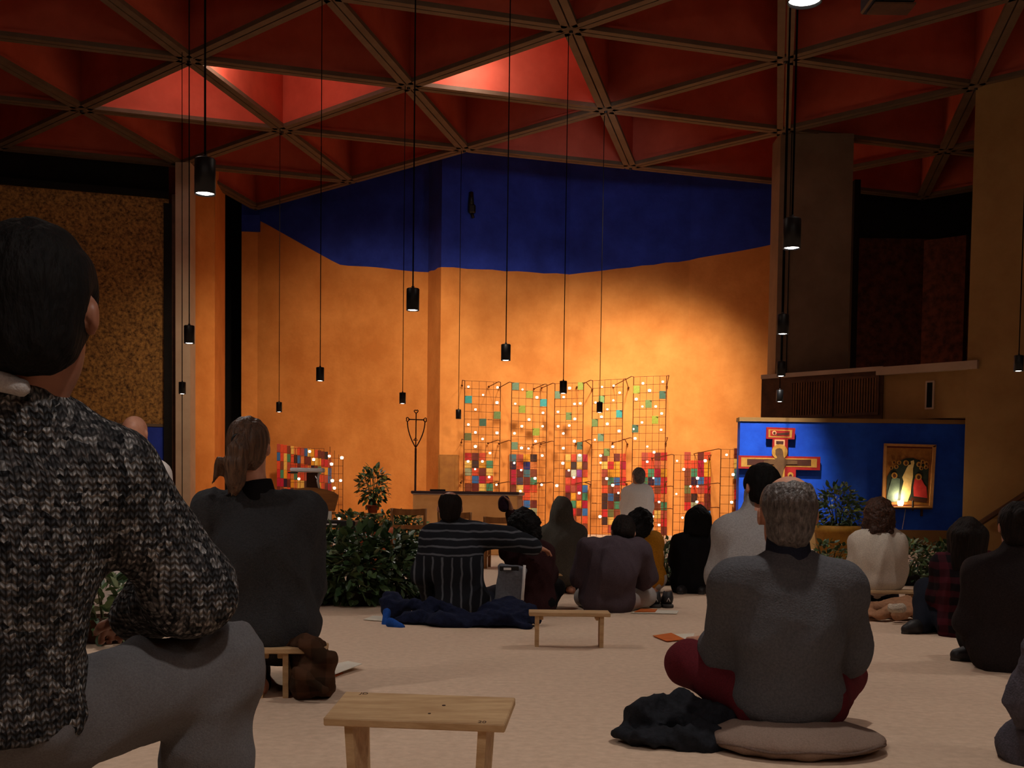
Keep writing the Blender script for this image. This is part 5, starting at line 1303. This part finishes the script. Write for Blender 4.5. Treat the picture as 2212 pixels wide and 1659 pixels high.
# lectern with fan-shaped front, lamp, black keyboard
YL = 13.0
L0 = at(668, 1150, YL); LE = empty('lectern', (L0.x, YL, 0), 'brown fan-shaped wooden lectern in front of the niche mosaic', 'lectern')
top = [(605 + (731 - 605) * t, 1066 - 13 * math.sin(math.pi * min(1, max(0, t))) + (4 if t in (0, 1) else 0)) for t in np.linspace(0, 1, 13)]
pts = top + [(722, 1104), (614, 1102)]
q = [at(x, y, YL) for x, y in pts]; m = MB(); m.prism([(p.x, p.z) for p in q][::-1], YL, YL + .05); m.build('fan_panel', mat('lectern_wood', rgb(150, 96, 44), .55, rgb(122, 76, 34), 4, stretch=(1, 1, 6)), LE)
a, c = at(612, 1104, YL), at(724, 1106, YL); m = MB(); m.bbox(((a.x + c.x)/2, YL - .02, a.z - .015), ((c.x - a.x), .16, .03), 0, None, .006); m.build('ledge', MATS['lectern_wood'], LE)
m = MB(); m.bbox(((a.x + c.x)/2, YL + .06, (a.z - .03) / 2), ((c.x - a.x) * .8, .2, a.z - .03), 0, None, .01); m.build('pedestal', MATS['lectern_wood'], LE)
# reading lamp
a, c = at(628, 1014, YL + .02), at(701, 1017, YL + .02); RL = empty('reading_lamp', ((a.x + c.x)/2 + .1, YL + .03, 0), 'white strip reading lamp above the fan-shaped lectern', 'lamp')
m = MB(); d = c - a; ax = Matrix.Translation(a); m.bbox(((a.x + c.x)/2, YL + .02, (a.z + c.z)/2), ((c - a).length, .10, .05), 0, None, .012); m.build('shade', m_white, RL)
m = MB(); m.bbox(at(633, 1021, YL), (.11, .05, .015), 0, None, .004); m.build('shade_clip', m_blackmetal, RL)
m = MB(); m.tube([at(689, 1022, YL + .03), at(686, 1038, YL + .03), at(690, 1056, YL + .03)], .014, 8); m.build('stem', m_white, RL)
m = MB(); m.tube([at(681, 1028, YL), at(686, 1036, YL - .01), at(688, 1054, YL)], .006, 6); m.build('cord', m_white, RL)
m = MB(); m.bbox(at(676, 1040, YL + .08), (.14, .05, .20), 0, None, .008); m.build('bracket_box', m_brown, RL)
YK = 11.6
a, c = at(655, 1124, YK), at(758, 1124, YK)
KB = empty('keyboard', ((a.x + c.x)/2, YK, 0), 'black keyboard on a stand below the lectern', 'keyboard'); w = c.x - a.x + .1
m = MB(); m.bbox(((a.x + c.x)/2, YK + .1, a.z - .03), (w, .34, .07), 0, None, .012); m.build('case', m_blackmetal, KB)
m = MB(); m.bbox(((a.x + c.x)/2 - .05, YK - .065, a.z - .035), (w * .55, .02, .014), 0, None, .003); m.build('keys', m_white, KB)
for sg in (-1, 1):
    m = MB(); m.bbox(((a.x + c.x)/2 + sg * w * .4, YK + .1, (a.z - .06) / 2), (.04, .26, a.z - .06), 0, None, .008); m.build('leg', m_blackmetal, KB)
m = MB(); q = at(764, 1122, YK); m.bbox(q + V3((.12, .1, -.01)), (.34, .3, .04), 0, Matrix.Identity(4), .01)
for (px, mm, lb) in ((700, mat('pink_cover', rgb(206, 120, 106), .7), 'small pink booklet standing on the keyboard'), (711, m_paper, 'small white booklet standing on the keyboard')):
    q = at(px, 1114, YK + .12); m = MB(); m.bbox((q.x, q.y, a.z + .004 + .045), (.05, .016, .09), 0, None, .002); tag(m.build('booklet', mm), lb, 'booklet', 'booklets on the keyboard')

# ------------------------------------------------------------------ plants
m_leafs = [mat('leaf_green_%s' % n, rgb(*c), .45, rgb(*[q * .75 for q in c]), 20, spec=.5) for n, c in (('mid', (98, 126, 78)), ('dark', (62, 90, 54)), ('pale', (150, 164, 122)))]
m_leafy = mat('leaf_yellow_green', rgb(132, 132, 52), .45, rgb(104, 108, 44), 20)
m_stem = mat('plant_stem', rgb(78, 84, 44), .6, rgb(60, 60, 34), 20); m_terra = mat('terracotta', rgb(196, 108, 74), .8, rgb(176, 92, 62), 8); m_soil = mat('potting_soil', rgb(48, 36, 28), .95, rgb(34, 26, 20), 40)
def leaf_geo(L_, w):
    vs = [(0, 0, 0), (w * .42, L_ * .25, .02 * L_), (w * .5, L_ * .5, .0), (w * .3, L_ * .78, -.05 * L_), (0, L_, -.14 * L_), (-w * .3, L_ * .78, -.05 * L_), (-w * .5, L_ * .5, 0), (-w * .42, L_ * .25, .02 * L_), (0, L_ * .5, -.07 * L_), (0, L_ * .25, -.03 * L_), (0, L_ * .78, -.10 * L_)]
    fs = [(0, 1, 9), (0, 9, 7), (9, 1, 2, 8), (7, 9, 8, 6), (8, 2, 3, 10), (6, 8, 10, 5), (10, 3, 4), (5, 10, 4)]
    return vs, fs
LEAF = {}
def leaf_mesh(L_, k):
    if (L_, k) not in LEAF:
        m = MB(); v, f = leaf_geo(L_, L_ * .52); m.add(v, f, 0, True); o = m.build('leaf', m_leafs[k] if k < 3 else m_leafy); LEAF[(L_, k)] = o.data; bpy.data.objects.remove(o)
    return LEAF[(L_, k)]
def rnd_rot(out):
    """leaf direction: outward and a bit down, tip away from the crown"""
    d = V3(out) + V3((random.gauss(0, .5), random.gauss(0, .5), random.gauss(-.15, .45))); d.normalize()
    side = d.cross(V3((0, 0, 1)))
    if side.length < .1: side = V3((1, 0, 0))
    side.normalize(); n = side.cross(d)
    R = Matrix((side, d, n)).transposed() @ Matrix.Rotation(random.gauss(0, .5), 3, 'Y')
    return R
def plant(c, r, h, n_leaf, n_mass, L_, label, pot=None, pot_m=None, z0=0., yellow=0., name='potted_plant', pots=(.16, .2), group=None, shape='dome', stem_top=.9):
    c = V3(c); root = empty(name, (c.x, c.y, z0), label, 'plant', group)
    zp = z0
    if pot:
        pr_, ph = pots; m = MB(); m.lathe([(0, 0), (pr_ * .72, 0), (pr_, ph * .86), (pr_ * 1.07, ph * .86), (pr_ * 1.07, ph), (pr_ * .93, ph), (pr_ * .9, ph * .88), (0, ph * .88)], (c.x, c.y, z0), 20); m.build('pot', pot_m or m_terra, root)
        zp = z0 + ph * .8
        if name == 'hedge_plant': zp = z0 + .02
    def pt():
        while True:
            u = V3((random.uniform(-1, 1), random.uniform(-1, 1), random.uniform(-1, 1)))
            if .25 < u.length < 1: break
        u *= (.55 + .45 * random.random()) / max(u.length, .55) if u.length < .55 else 1
        return V3((c.x + u.x * r[0], c.y + u.y * r[1], zp + h * .5 + u.z * h * .5)), u
    m = MB(); ns = 9
    for k in range(ns):
        a = 2 * math.pi * k / ns; q = V3((c.x + math.cos(a) * r[0] * .55, c.y + math.sin(a) * r[1] * .55, zp + h * random.uniform(.55, stem_top)))
        m.tube([(c.x + math.cos(a) * .03, c.y + math.sin(a) * .03, zp), (c.x + math.cos(a) * r[0] * .25, c.y + math.sin(a) * r[1] * .25, zp + h * .4), q], [.008, .006, .003], 5)
    m.build('stem', m_stem, root)
    for k in range(n_leaf):
        p, u = pt()
        if u.y > .2 and random.random() < .7: u.y = -u.y; p.y = c.y + u.y * r[1]
        R = rnd_rot(V3((u.x, u.y - .25, u.z * .6 + .15)).normalized()); kk = 3 if random.random() < yellow else random.choices((0, 1, 2), (5, 4, 2))[0]
        o = obj_from('leaf', leaf_mesh(L_, kk), root); s_ = random.uniform(.7, 1.2)
        o.matrix_local = Matrix.Translation(p - V3(root.location)) @ R.to_4x4() @ Matrix.Diagonal((s_, s_, s_, 1))
    if n_mass:
        m = MB(); v, f = leaf_geo(L_, L_ * .52)
        for k in range(n_mass):
            p, u = pt(); R = rnd_rot(V3((u.x, u.y, u.z * .6 + .1)).normalized()); s_ = random.uniform(.6, 1.15)
            kk = 3 if random.random() < yellow else random.choices((0, 1, 2), (5, 5, 1))[0]
            m.add([p + R @ (V3(q) * s_) for q in v], f, kk, True)
        o = m.build('foliage', m_leafs + [m_leafy], root); o['kind'] = 'stuff'
    return root
dkpot = mat('dark_planter', rgb(40, 34, 32), .7, rgb(28, 24, 23), 10)
hl_ = [(705, 8.6, .34, 'leafy hedge plant just beside the ponytailed person'), (775, 8.5, .34, 'leafy hedge plant in the middle of the low hedge'), (845, 8.7, .33, 'leafy hedge plant of the low hedge behind the navy jacket'),
       (905, 9.1, .30, 'leafy hedge plant of the low hedge touching the striped jumper'), (630, 9.0, .34, 'leafy hedge plant of the low hedge behind the ponytailed person')]
for px, Y, hh, lb in hl_:
    q = at(px, 1200, Y); plant((q.x, Y, 0), (.24, .34, .3), .56 if px < 880 else .48, 120, 400, .095, lb, True, dkpot, 0, 0, 'hedge_plant', (.13, .12), 'plants of the low hedge')
for px, Y, lb in ((330, 9.0, 'leafy hedge plant behind the seated man in the white robe'), (425, 9.2, 'leafy hedge plant between white robe and ponytailed person'), (225, 6.2, 'leafy plant seen under the arm of the knitted sweater')):
    q = at(px, 1200, Y); plant((q.x, Y, 0), (.26, .3, .3), .48 if Y > 8 else .34, 30, 220, .095, lb, True, m_brown, 0, 0, 'hedge_plant', (.13, .14), 'plants of the low hedge')
# plants by the altar
q = at(805, 1100, 14.6); plant((q.x, 14.6, 0), (.2, .2, .2), .52, 60, 260, .085, 'tall bushy plant in a terracotta pot beside the altar', True, m_terra, at(805, 1108, 14.6).z, .25, 'potted_plant', (.075, .10), None)
tz = at(805, 1108, 14.6).z
m = MB(); m.bbox((q.x, 14.6, tz - .015), (.3, .3, .03), 0, None, .008); ps = empty('plant_stand', (q.x, 14.6, 0), 'small wooden stand under the tall bushy plant', 'stand'); m.build('top', m_wood2, ps)
for sx in (-1, 1):
    for sy in (-1, 1): m = MB(); m.bbox((q.x + sx * .11, 14.6 + sy * .11, (tz - .03) / 2), (.03, .03, tz - .03), 0, None, .004); m.build('leg', m_wood2, ps)
q = at(857, 1100, 14.2); plant((q.x, 14.2, 0), (.10, .10, .1), .40, 24, 120, .06, 'slim small-leaved plant between bushy plant and altar', True, m_terra, .18, .3, 'potted_plant', (.08, .12))
m = MB(); m.lathe([(0, 0), (.1, 0), (.1, .17), (.09, .18), (0, .18)], (q.x, 14.2, 0), 16); tag(m.build('plant_plinth', m_brown), 'small round plinth under the slim plant', 'plinth')
for px, Y, rr, hh, lb in ((762, 13.6, .2, .34, 'low dense plant at the end of the altar plants, beside the keyboard'), (822, 13.5, .22, .34, 'low dense plant in front of the tall bushy plant'), (880, 13.9, .2, .30, 'low yellowish plant behind the chair nearest the plants')):
    q = at(px, 1150, Y); plant((q.x, Y, 0), (rr * 1.15, rr, .2), hh, 40, 340, .08, lb, True, m_terra, .16, .2, 'potted_plant', (.12, .16), 'low plants by the altar')
    m = MB(); m.bbox((q.x, Y, .08), (.34, .34, .16), 0, None, .01); tag(m.build('plant_plinth', m_brown), 'low square plinth under the ' + lb[4:lb.index('plant') + 5] + ' plants'.replace(' plants', '') + (' at the keyboard' if px == 762 else ' by the altar' if px == 880 else ' before the bushy one'), 'plinth')
for k, (px, py, Y) in enumerate(((778, 1150, 12.0), (822, 1150, 11.6))):
    q = at(px, py, Y); z0 = 0; ph = max(.2, q.z + .05)
    m = MB(); m.lathe([(0, 0), (.09, 0), (.13, ph * .86), (.14, ph * .86), (.14, ph), (.12, ph), (.115, ph * .9), (0, ph * .9)], (q.x, Y, 0), 20); r_ = empty('terracotta_pot', (q.x, Y, 0), 'empty terracotta pot showing above the low hedge' if k == 0 else 'terracotta pot behind the low hedge, next to the chair', 'pot'); m.build('pot', m_terra, r_)
    m = MB(); m.lathe([(0, ph * .905), (.116, ph * .905), (.116, ph * .9)], (q.x, Y, 0), 16); m.build('soil', m_soil, r_)
# plants by the blue screen
q = at(1808, 1150, 12.6); plant((q.x, 12.6, 0), (.27, .25, .3),   .56, 90, 420, .085, 'tall green plant on a yellow tub in front of the blue screen', True, mat('yellow_tub', rgb(190, 140, 50), .6, rgb(160, 112, 40), 10), .0, .12, 'potted_plant', (.24, .56))
for k, (px, Y) in enumerate(((1790, 11.2), (1960, 11.4), (2005, 11.6), (2045, 11.5))):
    q = at(px, 1220, Y); plant((q.x, Y, 0), (.24, .28, .3), .42, 50, 190, .075, ['leafy plant at the foot of the yellow tub', 'leafy hedge plant beside the cream jumper', 'leafy hedge plant under the glowing icon', 'leafy hedge plant nearest the plaid shirt'][k], True, dkpot, 0, .05, 'hedge_plant', (.13, .1), 'plants of the hedge by the blue screen')
for k, (px, Y) in enumerate(((1436, 11.0), (1455, 11.8))):
    q = at(px, 1220, Y); plant((q.x, Y, 0), (.13, .2, .3), .42, 24, 110, .075, ['dark leafy plant between mustard jumper and black coat', 'dark leafy plant close behind the black coat'][k], True, dkpot, 0, 0, 'hedge_plant', (.11, .1), 'dark plants before the tiles')
q = at(462, 1036, 8.2); m = MB()
r_ = plant((q.x, 9.4, 0), (.08, .08, .1), 1.02, 18, 0, .08, 'tall thin plant behind the ponytailed person', True, m_terra, 0, 0, 'potted_plant', (.1, .14), None, 'dome', .95)
